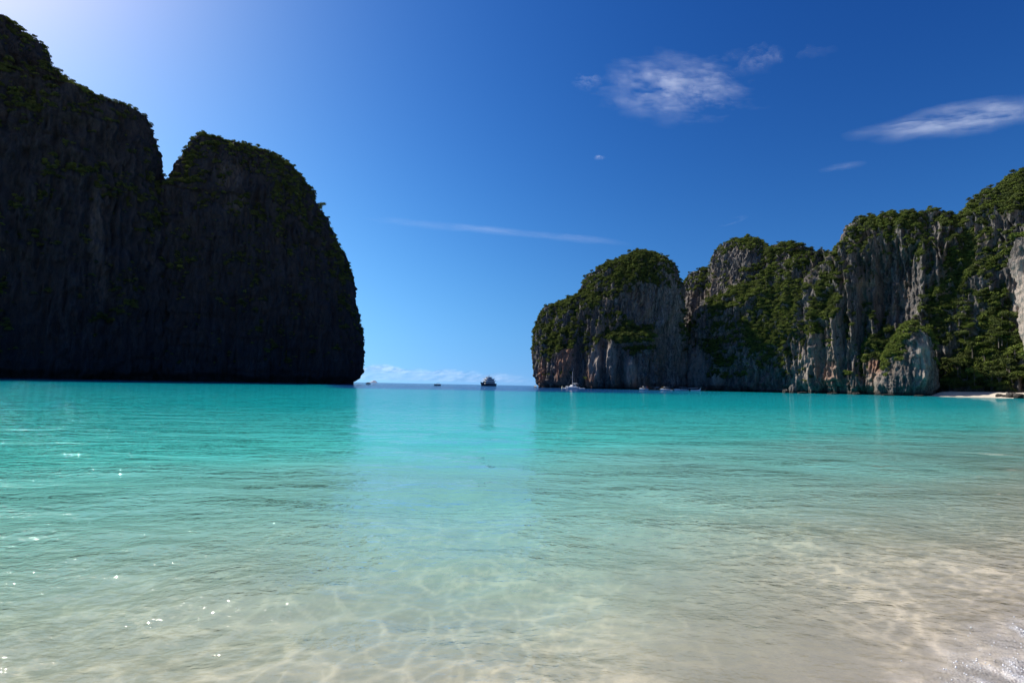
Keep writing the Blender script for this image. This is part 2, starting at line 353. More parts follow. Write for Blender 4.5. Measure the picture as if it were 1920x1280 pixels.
ALL_ROCK = []
def formation(plane, left, right, df, db, low=0, step=.46, seed=0, amp=1.0, expo=2.6, pround=3.2, lean=.25, notch=3.0, alcove=(), vegbias=0.0, flute=1.0, cap=.0, shade_tint=0.0, fix='lr'):
    L = np.array(left, float); Rr = np.array(right, float)
    for A in (L, Rr): A[:, 1] += low * sstep(620, 480, A[:, 1])      # room for the plants that grow on top
    sl_, zl = plane.hit(L[:, 0], L[:, 1]); sr_, zr = plane.hit(Rr[:, 0], Rr[:, 1])
    il = np.argsort(zl); ir = np.argsort(zr)
    ztop = max(zl.max(), zr.max())
    nz = int(ztop / step) + 2; zn = np.linspace(0, 1, nz); zn = 1 - (1 - zn) ** 1.35
    z = -4 + zn * (ztop + 4 - .02)
    sl2 = np.interp(z, zl[il], sl_[il]); sr2 = np.interp(z, zr[ir], sr_[ir])
    hw = np.maximum((sr2 - sl2) / 2, .3); sc = (sl2 + sr2) / 2
    W0 = hw.max(); per = 2 * W0 + 2 * df
    nf = int(min(per / step, 1500)); nb = max(24, nf // 5)
    # front arc resampled by arc length
    def arc(a0, a1, n, d):
        a = np.linspace(a0, a1, 2000); x = np.sign(np.cos(a)) * np.abs(np.cos(a)) ** (2 / expo); y = np.sign(np.sin(a)) * np.abs(np.sin(a)) ** (2 / expo)
        s = np.concatenate([[0], np.cumsum(np.hypot(np.diff(x) * W0, np.diff(y) * d))]); t = np.linspace(0, s[-1], n, endpoint=False)
        return np.interp(t, s, x), np.interp(t, s, y)
    fx, fy = arc(math.pi, 0, nf, df); bx, by = arc(0, -math.pi, nb, db)     # fy>0 = front
    cx = np.concatenate([fx, bx]); cy = np.concatenate([fy, by]); nc = len(cx)
    hn = np.clip(z / ztop, 0, 1)
    prof = np.sqrt(np.maximum(1 - hn ** pround, 0)) * (1 - lean * hn) + .02
    dep = np.where(cy[None] > 0, df, db) * prof[:, None]
    n = dep * cy[None]; Z = np.repeat(z[:, None], nc, 1)
    # the widest points seen are those of the bulging front: narrow the rings until the outline is the wanted one
    oL = np.argsort(L[:, 1]); oR = np.argsort(Rr[:, 1]); mpp = (plane.Y0 + sc * plane.e[1]) / F / max(.35, plane.e[0]); ri = np.arange(nz)
    for it in range(9):
        s = sc[:, None] + hw[:, None] * cx[None]
        qx, qy = proj(np.stack([plane.X0 + s * plane.e[0] + n * plane.n[0], plane.Y0 + s * plane.e[1] + n * plane.n[1], Z], -1).reshape(-1, 3)); qx = qx.reshape(s.shape); qy = qy.reshape(s.shape)
        iL = qx.argmin(1); iR = qx.argmax(1); a_ = sc - hw; b_ = sc + hw
        if 'l' in fix: a_ = a_ + .55 * np.clip(np.interp(qy[ri, iL], L[oL, 1], L[oL, 0]) + 2 - qx[ri, iL], -60, 60) * mpp
        if 'r' in fix: b_ = b_ + .55 * np.clip(np.interp(qy[ri, iR], Rr[oR, 1], Rr[oR, 0]) - 2 - qx[ri, iR], -60, 60) * mpp
        sc = (a_ + b_) / 2; hw = np.maximum((b_ - a_) / 2, .3)
    s = sc[:, None] + hw[:, None] * cx[None]
    # close the top
    rings = 7
    f = np.linspace(1, 0, rings + 1)[1:, None]
    s = np.concatenate([s, sc[-1] + (s[-1] - sc[-1])[None] * f]); n = np.concatenate([n, n[-1][None] * f])
    Z = np.concatenate([Z, Z[-1][None] + cap * (1 - f ** 2) + 0 * n[-1][None]])
    P = np.stack([plane.X0 + s * plane.e[0] + n * plane.n[0], plane.Y0 + s * plane.e[1] + n * plane.n[1], Z], -1)
    # outward direction (horizontal)
    gx = np.sign(cx) * np.abs(cx) ** (expo - 1) / W0; gy = np.sign(cy) * np.abs(cy) ** (expo - 1) / np.where(cy > 0, df, db)
    gl = np.hypot(gx, gy) + 1e-9; gx /= gl; gy /= gl
    O = np.stack([gx * plane.e[0] + gy * plane.n[0], gx * plane.e[1] + gy * plane.n[1], np.zeros(nc)], -1)[None].repeat(len(P), 0)
    x, y, zz = P[..., 0], P[..., 1], P[..., 2]
    px, py = proj(P)
    bare = patch('bare', px, py); vegp = patch('veg', px, py)
    edge = np.clip(np.abs(cx), 0, 1)[None] ** 6; edge = np.where(cy[None] > 0, edge, 0)
    D = 6.5 * amp * fbm(V3(x / 26, y / 26, zz / 70), seed, 3) * (1 - .65 * edge)
    lump = fbm(V3(x / 11, y / 11, zz / 14), seed + 5, 4)
    D += (3.6 if shade_tint > .5 else 2.6) * amp * lump * (1 - .4 * edge)
    # ledges: steps whose height wanders
    t = zz / 17 + 1.3 * vnoise(V3(x / 38, y / 38, zz / 60), seed + 9); ft = t - np.floor(t)
    led = (1 - ft) - .5; led = np.where(ft > .86, -.36 + (ft - .86) / .14 * .86, led)
    D += 2.0 * amp * led * sstep(-.1, .45, vnoise(V3(x / 30, y / 30, zz / 25), seed + 12)) * (1 - .5 * edge) * (1 - .7 * np.clip(bare, 0, 1))
    # fluted vertical ribs
    wob = fbm(V3(x / 9, y / 9, zz / 22), seed + 20, 2) * 1.1
    r1 = 1 - np.abs(vnoise(V3(x / 5.0 + wob, y / 5.0 + wob, zz / 46), seed + 21)) * 2
    r2 = 1 - np.abs(vnoise(V3(x / 2.1 + wob, y / 2.1, zz / 21), seed + 22)) * 2
    fl = np.clip(1 - vegp * .7, .2, 1) * flute
    D += amp * fl * (2.3 * r1 + 1.35 * r2)
    rough = fbm(V3(x / 4.2, y / 4.2, zz / 7), seed + 25, 3); D += 1.3 * amp * np.sign(rough) * np.abs(rough) ** .7
    D += amp * fl * 1.2 * (1 - 2 * np.abs(vnoise(V3(x / 1.25 + wob, y / 1.25, zz / 7), seed + 29)))
    D += .8 * fbm(V3(x / 1.4, y / 1.4, zz / 2.0), seed + 30, 2)
    bed = np.abs(vnoise(V3(x / 16, y / 16, zz / 3.4), seed + 31)); D -= amp * fl * 1.3 * sstep(.10, .0, bed) * sstep(-.1, .3, vnoise(V3(x / 9, y / 9, zz / 9), seed + 32))
    if vegbias > -.5: D += 1.1 * vegp * vnoise(V3(x / 4, y / 4, zz / 4), seed + 33)
    for ax, ay, rx, ry, dd in alcove:
        u = (px - ax) / rx; v = (py - ay) / ry; D -= dd * (1 - sstep(.45, 1.15, np.sqrt(u * u + v * v))) * (cy[None] > 0)
    und = notch * (1 - sstep(2.0, 6.0, zz + 1.6 * vnoise(V3(x / 7, y / 7, 0 * zz), seed + 40))); D -= und
    capm = np.zeros(len(P)); capm[-rings:] = 1
    P2 = P + O * (D * (1 - .8 * capm[:, None]))[..., None] * np.clip(np.concatenate([hw, np.full(rings, hw[-1])]) / 6, 0, 1)[:, None, None]
    P2[..., 2] += ((2.2 * amp * flute * (1 - 2 * np.abs(vnoise(V3(x / 3.6, y / 3.6, 0 * zz), seed + 52))) if shade_tint < .5 else 0) + .9 * amp * vnoise(V3(x / 4, y / 4, zz / 4), seed + 50) + 1.2 * amp * vnoise(V3(x / 10, y / 10, zz / 10), seed + 51)) * sstep(.35, .8, zz / ztop)
    V = P2.reshape(-1, 3)
    Fq = grid_faces(len(P), nc, wrap=True)
    return V, Fq, dict(seed=seed, vegbias=vegbias, shade_tint=shade_tint)

def finish(name, parts, label, density, size=(1.3, 3.0), bright=.25, shrub_label=None, cat='cliff'):
    """parts: list of (V,F,info): joined buttresses of one rock, one mesh"""
    Vs = []; Fs = []; o = 0; vb = []; ms = []
    for V, Fq, info in parts:
        Vs.append(V); Fs.append(Fq + o); o += len(V); vb.append(np.full(len(V), info['vegbias'])); ms.append(np.full(len(V), info['shade_tint']))
    V = np.concatenate(Vs); Fq = np.concatenate(Fs); vb = np.concatenate(vb)
    m = mesh_np(name, V, Fq)
    nrm = np.empty(len(V) * 3, np.float32); m.vertices.foreach_get('normal', nrm); nrm = nrm.reshape(-1, 3)
    px, py = proj(V); z = V[:, 2]
    nz_ = nrm[:, 2]
    veg = .6 * sstep(.05, .6, nz_) + .62 * patch('veg', px, py) + .7 * fbm(V / np.array([16, 16, 20]), 77, 3) + .65 * fbm(V / np.array([5, 5, 7]), 78, 3) + vb + .16
    veg -= .75 * patch('bare', px, py) + .9 * sstep(-.05, -.5, nz_) + .5 * (patch('orange', px, py) + patch('pale', px, py) * .6)
    veg -= 1.0 * (1 - sstep(4, 13, z))*(1-np.clip(patch('veg', px, py)-.9,0,1)*5)
    cover = sstep(.42, .74, veg)
    add_attr(m, 'veg', cover); add_attr(m, 'shade_tint', np.concatenate(ms))
    add_attr(m, 'orange', patch('orange', px, py)); add_attr(m, 'pale', patch('pale', px, py))
    ob = link(name, m, ROCK); tag(ob, label, cat)
    # shrubs on the vegetated faces that look out of the rock
    a, b, c, d = (V[Fq[:, k]] for k in range(4))
    area = .5 * np.linalg.norm(np.cross(c - a, d - b), axis=1); wgt = area * cover[Fq].mean(1)
    seen = (nrm[Fq[:, 0]] * (np.array([0, 0, CAM_H]) - a)).sum(1) > -60 * 1.0
    wgt = wgt * np.where(seen, 1, .15)
    n = int(min(density * 1.9 * wgt.sum(), 15000))
    idx = rng.choice(len(Fq), n, p=wgt / wgt.sum())
    uv = rng.random((n, 2, 1)); uu, vv = uv[:, 0], uv[:, 1]
    P = (a[idx] * (1 - uu) + b[idx] * uu) * (1 - vv) + (d[idx] * (1 - uu) + c[idx] * uu) * vv
    P += nrm[Fq[idx, 0]] * .2
    sz = rng.uniform(size[0], size[1], n) ** 1.0 * (.75 + .5 * cover[Fq[idx, 0]])
    scatter('shrub_cover', P, sz, bright, shrub_label)
    ALL_ROCK.append((name, V, Fq, nrm, cover))
    return ob

PL_left = Plane(300, 330, .7)
left_peak = formation(PL_left,
    [(-900, 720), (-700, 400), (-520, 100), (-420, 10), (-300, -30), (-180, -52)],
    [(312, 712), (314, 460), (302, 400), (288, 335), (292, 300), (288, 268), (284, 240), (276, 222), (262, 211), (232, 208), (198, 206), (180, 190), (150, 170), (122, 152), (106, 140), (100, 112), (84, 84), (62, 66), (40, 50), (24, 36), (0, 30), (-40, 10), (-110, -20), (-170, -50)],
    45, 90, low=22, step=.8, seed=100, fix='r', amp=1.0, expo=3.0, lean=.3, notch=5.0, vegbias=-.13, shade_tint=1.0)
PL_head = Plane(500, 365, .45)
headland = formation(PL_head,
    [(250, 712), (248, 345), (300, 340), (321, 335), (332, 305), (345, 280), (356, 262), (366, 252), (376, 247)],
    [(670, 722), (677, 690), (677, 655), (668, 605), (658, 570), (659, 525), (648, 478), (622, 425), (602, 385), (587, 350), (562, 320), (541, 300), (503, 276), (462, 264), (415, 256), (392, 249), (380, 246)],
    40, 60, low=12, step=.72, seed=200, amp=.9, expo=2.6, lean=.25, notch=5.0, vegbias=-.11, shade_tint=1.0)
finish('limestone_cliff', [left_peak], 'towering dark shaded cliff running out of the picture left of the notch', .16, (.7, 2.0), .1, 'dark scrub clinging to the tallest shaded cliff')
finish('limestone_cliff', [headland], 'dark shaded round-shouldered headland dropping straight into the bay left of the open sea', .16, (.7, 2.0), .1, 'dark scrub over the shaded round-shouldered headland')

PL_mid = Plane(1140, 440, -.72)
island = formation(PL_mid,
    [(1013, 734), (1010, 715), (1004, 690), (1002, 655), (1006, 620), (1012, 598), (1024, 578), (1044, 567), (1080, 556), (1090, 538), (1102, 517), (1122, 498), (1150, 484), (1172, 474), (1190, 469)],
    [(1276, 738), (1278, 640), (1278, 570), (1274, 530), (1267, 500), (1254, 483), (1236, 472), (1212, 467), (1196, 467)],
    42, 45, low=10, step=.46, seed=300, amp=.95, expo=2.3, lean=.2, notch=2.6, vegbias=.08, alcove=[(1205, 575, 45, 50, 6), (1090, 690, 13, 70, 6), (1250, 640, 26, 110, 5), (1118, 690, 13, 60, -4), (1147, 680, 9, 55, -5), (1132, 700, 7, 40, 3), (1164, 700, 8, 45, 4), (1184, 700, 10, 45, -5), (1056, 685, 14, 60, -4), (1185, 636, 60, 14, -5)])
finish('karst_island', [island], 'dome-shaped limestone island with green top and orange stained foot right of the open sea', .34, (.55, 1.9), .3, 'dark green scrub covering the dome-shaped island', 'island')

PL_r = Plane(1280, 440, -1.15)
PLb = Plane(1280, 475, -1.15)
knobA = formation(PLb, [(1276, 735), (1279, 620), (1279, 560), (1284, 525), (1294, 506), (1308, 499)], [(1380, 735), (1372, 540), (1352, 515), (1330, 500), (1316, 497)],
    16, 30, low=9, seed=410, fix='l', amp=.7, expo=2.2, lean=.15, vegbias=-.05)
knobB = formation(PLb, [(1310, 735), (1324, 540), (1331, 495), (1335, 470), (1344, 456), (1366, 446), (1385, 442)], [(1475, 735), (1462, 500), (1448, 474), (1436, 459), (1420, 448), (1402, 442)],
    24, 35, low=9, seed=420, fix='l', amp=.8, expo=2.3, lean=.15, vegbias=0)
ridge = formation(PLb, [(1400, 735), (1418, 480), (1432, 460), (1444, 454), (1468, 455), (1478, 457)], [(1600, 735), (1560, 505), (1538, 482), (1524, 468), (1508, 459), (1490, 456)],
    24, 35, low=9, seed=430, fix='lr', amp=.8, expo=2.3, lean=.2, vegbias=.1)
slope = formation(PL_r, [(1276, 740), (1280, 690), (1288, 640), (1300, 590), (1318, 570), (1350, 556), (1380, 536), (1420, 518), (1460, 498), (1500, 480), (1530, 472)], [(1640, 740), (1630, 600), (1600, 500), (1560, 478), (1545, 472)],
    26, 50, seed=440, fix='l', amp=1.0, expo=2.4, lean=.75, pround=2.2, vegbias=.12)
finish('limestone_cliff', [knobA, knobB, ridge, slope], 'grey cliff with knobbly skyline and a green gully next to the dome-shaped island', .34, (.55, 1.8), .5, 'green scrub filling the gully under the knobbly skyline')
main = formation(PL_r, [(1486, 742), (1490, 640), (1498, 560), (1522, 500), (1560, 468), (1586, 440), (1596, 412), (1604, 398), (1612, 391)], [(1860, 742), (1850, 450), (1800, 412), (1790, 396), (1780, 388), (1760, 384), (1720, 384), (1640, 388)],
    22, 60, low=24, seed=500, fix='l', amp=1.05, expo=3.0, lean=.3, pround=4, vegbias=.0, alcove=[(1675, 545, 55, 95, 11), (1640, 520, 9, 120, -4), (1600, 560, 10, 110, -4), (1572, 600, 8, 110, -3), (1586, 620, 7, 90, 4), (1616, 600, 8, 100, 4), (1530, 660, 9, 70, -4), (1548, 660, 7, 70, 3)], flute=1.4, cap=1)
finish('limestone_cliff', [main], 'ribbed grey cliff with flat wooded top and a dark hollow in its face', .34, (.5, 1.7), .4, 'scrub on the ribbed cliff with the dark hollow')
PL_f = Plane(1800, 300, -1.15)
far_r = formation(PL_f, [(1735, 742), (1765, 600), (1782, 460), (1793, 404), (1812, 390), (1830, 370), (1858, 350), (1884, 336), (1914, 316), (1960, 292), (2010, 275), (2060, 262)], [(2700, 742), (2600, 420), (2400, 300), (2200, 262), (2100, 258)],
    30, 60, low=16, step=.45, seed=600, fix='l', amp=1.0, expo=2.8, lean=.45, pround=3, vegbias=.14, flute=1.3)
finish('limestone_cliff', [far_r], 'highest grey cliff rising behind the small beach', .36, (.55, 1.9), .45, 'scrub on the high cliff behind the small beach')
PL_s = Plane(1700, 285, -.8)
stack = formation(PL_s, [(1636, 745), (1650, 700), (1668, 655), (1684, 630), (1700, 612)], [(1758, 745), (1754, 700), (1746, 660), (1734, 630), (1718, 611), (1708, 609)],
    12, 16, step=.36, seed=700, amp=.55, expo=2.3, lean=.3, notch=1.6, vegbias=-.12)
finish('rock_outcrop', [stack], 'pointed pale outcrop with a bright green flank left of the small beach', .5, (.9, 1.9), .8, 'bright green creepers on the pointed outcrop', 'rock')
PL_p = Plane(1915, 232, -1.0)
pillar = formation(PL_p, [(1932, 720), (1924, 660), (1916, 600), (1904, 540), (1897, 490), (1900, 462), (1915, 444)], [(2150, 745), (2140, 520), (2100, 440), (1990, 410), (1940, 425)],
    10, 25, step=.45, seed=800, fix='l', amp=.5, expo=2.6, lean=.1, notch=.5, vegbias=-.05)
finish('rock_pillar', [pillar], 'pale rock pillar at the right end of the small beach', .5, (1.0, 2.2), .7, 'bright scrub on top of the pale rock pillar', 'rock')

# ------------------------------------------------------------------ sea, seabed, shore
def offshore(x, y):                # metres from the waterline of the near beach (negative on land)
    return (y - .45 * x - 1.40 + .35 * np.sin(x * .9 + 1) * np.exp(-np.abs(x) / 9)) / 1.097
def depth_at(x, y):
    s = offshore(x, y); r = np.hypot(x, y)
    d = np.where(s < 0, np.maximum(.09 * s, -2.5), .115 * s)
    d = np.where(d > 2.0, 2.0 + 3.2 * (1 - np.exp(-(d - 2.0) / 6)), d)
    d = d + .22 * np.clip(d, 0, .5) * vnoise(V3(x / 3.1, y / 2.2, 0 * x), 901)
    return d
def polar(nr, nf, nb, a_max=58):
    ang = np.concatenate([np.linspace(R(80), R(.6), nr), ]); r = CAM_H / np.tan(ang)
    r = np.concatenate([r, r[-1] * (9000 / r[-1]) ** (np.arange(1, 46) / 45)])
    th = np.concatenate([np.linspace(R(-a_max), R(a_max), nf, endpoint=False), np.linspace(R(a_max), R(360 - a_max), nb, endpoint=False)])
    return r, th
r, th = polar(430, 620, 60)
rr, tt = np.meshgrid(r, th, indexing='ij'); X = rr * np.sin(tt); Y = rr * np.cos(tt)
Z = np.zeros_like(X); g = np.random.default_rng(5)
cell = np.maximum(rr ** 2 / CAM_H * .0035, rr * .0035)
dep = depth_at(X, Y)
calm = sstep(-.02, .35, dep)
for k in range(64):
    lam = 10 ** g.uniform(-.75, .55); a = g.normal(R(100), .62); A = .0030 * lam ** .9 * g.uniform(.5, 1.2)
    kk = 2 * math.pi / lam; fade = np.clip(1.4 - cell / (lam * .22), 0, 1)
    ph = kk * (math.cos(a) * X + math.sin(a) * Y) + g.uniform(0, 6.28) + 1.2 * vnoise(V3(X / (lam * 4 + 1), Y / (lam * 4 + 1), 0 * X + k), 40 + k)
    sn = np.sin(ph); Z += A * fade * (sn + .25 * np.cos(2 * ph))
# caustic net drawn from cell edges: painted into the water tint, slightly raised too
qx = fbm(V3(X / 1.1, Y / 1.1, 0 * X), 941, 2) * .55; qy = fbm(V3(X / 1.1, Y / 1.1, 0 * X + 9), 942, 2) * .55
fz = .10 * fbm(V3(X / .13, Y / .13, 0 * X), 944, 2); fz2 = .10 * fbm(V3(X / .13, Y / .13, 0 * X + 5), 945, 2); thin = 3.6 + 1.8 * (.5 + .5 * vnoise(V3(X / .35, Y / .35, 0 * X), 946)); c1 = np.clip(1 - cells(np.stack([X / .40 + 1.7 * qx + fz, Y / .36 + 1.7 * qy + fz2], -1), 5) * thin, 0, 1); c2 = np.clip(1 - cells(np.stack([X / .19 + 3 * qy, Y / .17 + 3 * qx], -1), 6) * 3.0, 0, 1)
patchf = np.clip(.72 + .5 * vnoise(V3(X / .45, Y / .4, 0 * X), 947), 0.35, 1) * np.clip(.74 + 1.2 * fbm(V3(X / 1.6, Y / 1.6, 0 * X), 943, 2), .08, 1)
crest = (c1 ** 1.5 * 1.25 + c2 ** 2 * .5) * patchf * np.clip(1.6 - rr / 12, 0, 1); Z += .004 * crest  # crest holds the caustic net for the water tint, slightly raised too
Z *= (.25 + .75 * calm)
WATER_V = np.stack([X, Y, Z], -1).reshape(-1, 3)
wm = mesh_np('sea', WATER_V, grid_faces(len(r), len(th), True))
open_sea = sstep(128, 150, Y + 6 * vnoise(V3(X / 14, Y / 40, 0 * X), 907)) * sstep(-.40, -.33, X / np.maximum(Y, 1)) * sstep(.50, .12, X / np.maximum(Y, 1))
deepv = np.where(open_sea > 0, dep + 5 * open_sea, dep)
patchy = fbm(V3(X / 30, Y / 60, 0 * X), 910, 3)
deepv = deepv + .5 * patchy * sstep(1.5, 4, dep)
add_attr(wm, 'depth', deepv.ravel()); add_attr(wm, 'caustic_net', np.clip(crest, 0, 1).ravel())
def water_material():
    m, nt, out = new_mat('sea_water'); q = N(nt)
    d = q.attr('depth').outputs['Fac']
    dn = q.math('DIVIDE', d, 10.0)
    body = q.n('ShaderNodeBsdfDiffuse')
    q.l(q.ramp(dn, [(0, (.56, .62, .50)), (.05, (.32, .66, .55)), (.14, (.085, .56, .48)), (.28, (.006, .32, .32)), (.50, (.002, .22, .26)), (.72, (.006, .10, .22)), (1, (.006, .05, .16))]), body.inputs[0])
    tint = q.ramp(dn, [(0, (1, 1, 1)), (.03, (.98, .985, .93)), (.15, (.55, .92, .84)), (.4, (.12, .8, .72))])
    # ripples: fine, short and long waves as relief
    b0 = q.noise(q.mapping((16, 24, 1)), 1, 2, .5)
    b1 = q.noise(q.mapping((5.0, 7.5, 1)), 1, 3, .5)
    b2 = q.noise(q.mapping((1.1, 2.3, 1), (0, 0, R(10))), 1, 4, .55)
    b3 = q.noise(q.mapping((.16, .6, 1), (0, 0, R(-6))), 1, 4, .55)
    gust = q.ramp(q.noise(q.mapping((.55, .55, 1)), 1, 3), [(.36, .35), (.62, 1)]); nn = q.bump(q.math('MULTIPLY', b0, gust), .011); nn = q.bump(q.math('MULTIPLY', b1, gust), .050, 1, nn); calm = q.ramp(dn, [(.015, .24), (.06, .45), (.22, 1)]); nn = q.bump(q.math('MULTIPLY', b2, calm), .12, 1, nn); nn = q.bump(q.math('MULTIPLY', b3, calm), .46, 1, nn)
    refr = q.n('ShaderNodeBsdfRefraction'); refr.inputs['Roughness'].default_value = 0; refr.inputs['IOR'].default_value = 1.33; q.l(tint, refr.inputs['Color']); q.l(nn, refr.inputs['Normal'])
    trn = q.n('ShaderNodeBsdfTransparent'); q.l(q.mix(1.0, tint, q.ramp(q.attr('caustic_net').outputs['Fac'], [(0, .61), (.55, 1)]), 'MULTIPLY'), trn.inputs[0])  # painted caustics: transmission tint is lighter along the net
    m1 = q.n('ShaderNodeMixShader'); m1.inputs[0].default_value = .82; q.l(refr.outputs[0], m1.inputs[1]); q.l(trn.outputs[0], m1.inputs[2])
    murk = q.math('SUBTRACT', 1.0, q.math('POWER', 2.718, q.math('MULTIPLY', d, -1.05))); murk = q.math('MAXIMUM', murk, 0.0)
    m2 = q.n('ShaderNodeMixShader'); q.l(murk, m2.inputs[0]); q.l(m1.outputs[0], m2.inputs[1]); q.l(body.outputs[0], m2.inputs[2])
    fr = q.n('ShaderNodeFresnel'); q.l(nn, fr.inputs['Normal'])
    bf = q.n('ShaderNodeNewGeometry').outputs['Backfacing']       # the straight-through light meets the surface at its outside angle on both sides
    q.l(q.math('MULTIPLY_ADD', bf, 1 / 1.37 - 1.37, 1.37), fr.inputs[0])
    gl = q.n('ShaderNodeBsdfGlossy'); gl.inputs['Roughness'].default_value = .03; q.l(nn, gl.inputs['Normal'])
    m3 = q.n('ShaderNodeMixShader'); q.l(fr.outputs[0], m3.inputs[0]); q.l(m2.outputs[0], m3.inputs[1]); q.l(gl.outputs[0], m3.inputs[2])
    q.l(m3.outputs[0], out.inputs[0]); return m
tag(link('sea', wm, water_material()), 'turquoise bay water clear over sand in front', None, kind='structure')

r2, th2 = polar(300, 420, 60)
rr, tt = np.meshgrid(r2, th2, indexing='ij'); X = rr * np.sin(tt); Y = rr * np.cos(tt)
dep = depth_at(X, Y); near = np.clip(1.5 - rr / 14, 0, 1)
wx = fbm(V3(X / .9, Y / .9, 0 * X), 931, 2) * .5; wy = fbm(V3(X / .9, Y / .9, 0 * X + 9), 932, 2) * .5
n1 = 1 - np.abs(vnoise(V3(X / .62 + wx, Y / .42 + wy, 0 * X), 921)) * 2.2; n2 = 1 - np.abs(vnoise(V3(X / .3 + wy, Y / .22 + wx, 0 * X), 922)) * 2.2
rid = np.clip(n1, 0, 1) ** 2 * .010 + np.clip(n2, 0, 1) ** 2 * .004
Zb = -dep + near * rid * sstep(.05, .3, dep) + .02 * near * fbm(V3(X / 1.4, Y / .7, 0 * X), 925, 3)
bm_ = mesh_np('seabed_sand', np.stack([X, Y, Zb], -1).reshape(-1, 3), grid_faces(len(r2), len(th2), True))
def sand_material(name, col, wet):
    m, nt, out = new_mat(name); q = N(nt); p = q.n('ShaderNodeBsdfPrincipled'); p.inputs['Roughness'].default_value = .35 if wet else .9; p.inputs['Specular IOR Level'].default_value = .25
    f1 = q.noise(q.mapping((1.1, 2.2, 1)), 1, 5); f2 = q.noise(q.mapping((60, 60, 60)), 1, 3)
    c = q.mix(q.ramp(f1, [(.35, 0), (.65, 1)]), tuple(x * .82 for x in col), col); c = q.mix(q.ramp(f2, [(.3, .35), (.55, 0)]), c, tuple(x * .62 for x in col))
    q.l(c, p.inputs['Base Color']); q.l(q.bump(f2, .004, .6), p.inputs['Normal']); q.l(p.outputs[0], out.inputs[0]); return m
tag(link('seabed', bm_, sand_material('wet_sand', (.84, .72, .565), False)), 'pale rippled sand under the clear shallows', None, kind='structure')

# ------------------------------------------------------------------ small beach on the right
def shore_line(px, out):           # point 'out' metres in front of the high cliff's foot in the picture column px
    sx, _ = PL_f.hit(np.array(px, float), np.array(700.0)); n = 30 + out
    return np.array([PL_f.X0 + sx * PL_f.e[0] + n * PL_f.n[0], PL_f.Y0 + sx * PL_f.e[1] + n * PL_f.n[1]])
pc = np.linspace(1752, 1990, 90); ov = np.linspace(27, -14, 46)
BV = np.array([[(*shore_line(p, o_ + 1.8 * math.sin(p * .05)), 0) for p in pc] for o_ in ov])
lift = sstep(25, 8, ov)[:, None] * 3.4 - .5
lift = lift + 0 * pc[None] + .25 * vnoise(V3(BV[..., 0] / 5, BV[..., 1] / 5, 0 * BV[..., 0]), 61) + .08 * vnoise(V3(BV[..., 0] / 1.3, BV[..., 1] / 1.3, 0 * BV[..., 0]), 62)
lift *= (sstep(1752, 1795, pc))[None] * .9 + .1
BV[..., 2] = lift
tag(link('beach', mesh_np('beach', BV.reshape(-1, 3), grid_faces(len(ov), len(pc))), sand_material('dry_sand', (.62, .54, .44), False)), 'small pale sand beach under the jungle at the right', None, kind='structure')

# ------------------------------------------------------------------ boulders along the waterline
DARKROCK = ROCK
def boulder(px, Y, rx, ry, rz, label, seed, z=0.0, name='boulder', loc=None):
    n1, n2 = 22, 34
    a = np.linspace(0, math.pi, n1)[:, None]; b = np.linspace(0, 2 * math.pi, n2, endpoint=False)[None]
    D = V3(np.sin(a) * np.cos(b), np.sin(a) * np.sin(b), np.cos(a) + 0 * b)
    f = 1 + .34 * fbm(D * 1.3 + seed, seed, 3) + .16 * fbm(D * np.array([4, 4, 2]) + seed, seed + 3, 3)
    P = D * f[..., None]; P = np.sign(P) * np.abs(P) ** .85 * np.array([rx, ry, rz])
    m = mesh_np(name, P.reshape(-1, 3), grid_faces(n1, n2, True)[:, ::-1])
    o = link(name, m, ROCK)
    c = loc if loc is not None else on_water(px, Y); o.location = (c[0], c[1], z)
    return tag(o, label, 'rock')
boulder(690, 520, 2.6, 2.2, 1.5, 'small dark rock alone in the sea beside the headland tip', 1)
boulder(1487, 318, 2.4, 2.2, 5.2, 'tall dark pinnacle standing in front of the cliff foot', 2)
boulder(1473, 322, 2.0, 1.8, 2.3, 'low dark rock on the left of the pinnacle', 3)
boulder(1504, 312, 3.0, 1.6, 1.2, 'flat reddish rock on the right of the pinnacle', 4)
boulder(1560, 300, 3.2, 1.8, .9, 'flat wave-cut rock under the ribbed cliff', 5)
boulder(1606, 290, 2.2, 1.6, 1.4, 'low rock left of the pointed outcrop', 6)
boulder(1665, 262, 3.2, 1.6, .9, 'flat reddish ledge rock at the foot of the pointed outcrop', 7)
boulder(1722, 262, 2.6, 1.4, .8, 'low dark rock at the right foot of the pointed outcrop', 8)
for k, (p, o_, sz) in enumerate(((1884, 17, 1.7), (1894, 19, 1.2), (1904, 19, 2.5), (1917, 22, 2.0))):
    q = shore_line(p, o_)
    boulder(0, 0, sz, sz * .9, sz * .8, ['brown boulder at the right end of the beach, first of the row', 'smallest brown boulder in the row closing the beach', 'biggest brown boulder in the row closing the beach', 'brown boulder furthest out at the foot of the pale pillar'][k], 20 + k, .8, loc=(q[0], q[1]))
lg = MB(); q = shore_line(1862, 3); q2 = shore_line(1888, 5)
lg.tube([(q[0], q[1], 2.6), ((q[0] + q2[0]) / 2, (q[1] + q2[1]) / 2, 2.75), (q2[0], q2[1], 2.3)], [.28, .36, .22], 8)
lg.tube([((q[0] + q2[0]) / 2, (q[1] + q2[1]) / 2, 2.7), ((q[0] + q2[0]) / 2 + 1, (q[1] + q2[1]) / 2, 3.9)], [.16, .06], 6)
tag(lg.build('driftwood_log', BARK), 'brown fallen log lying on the small pale beach', 'log')

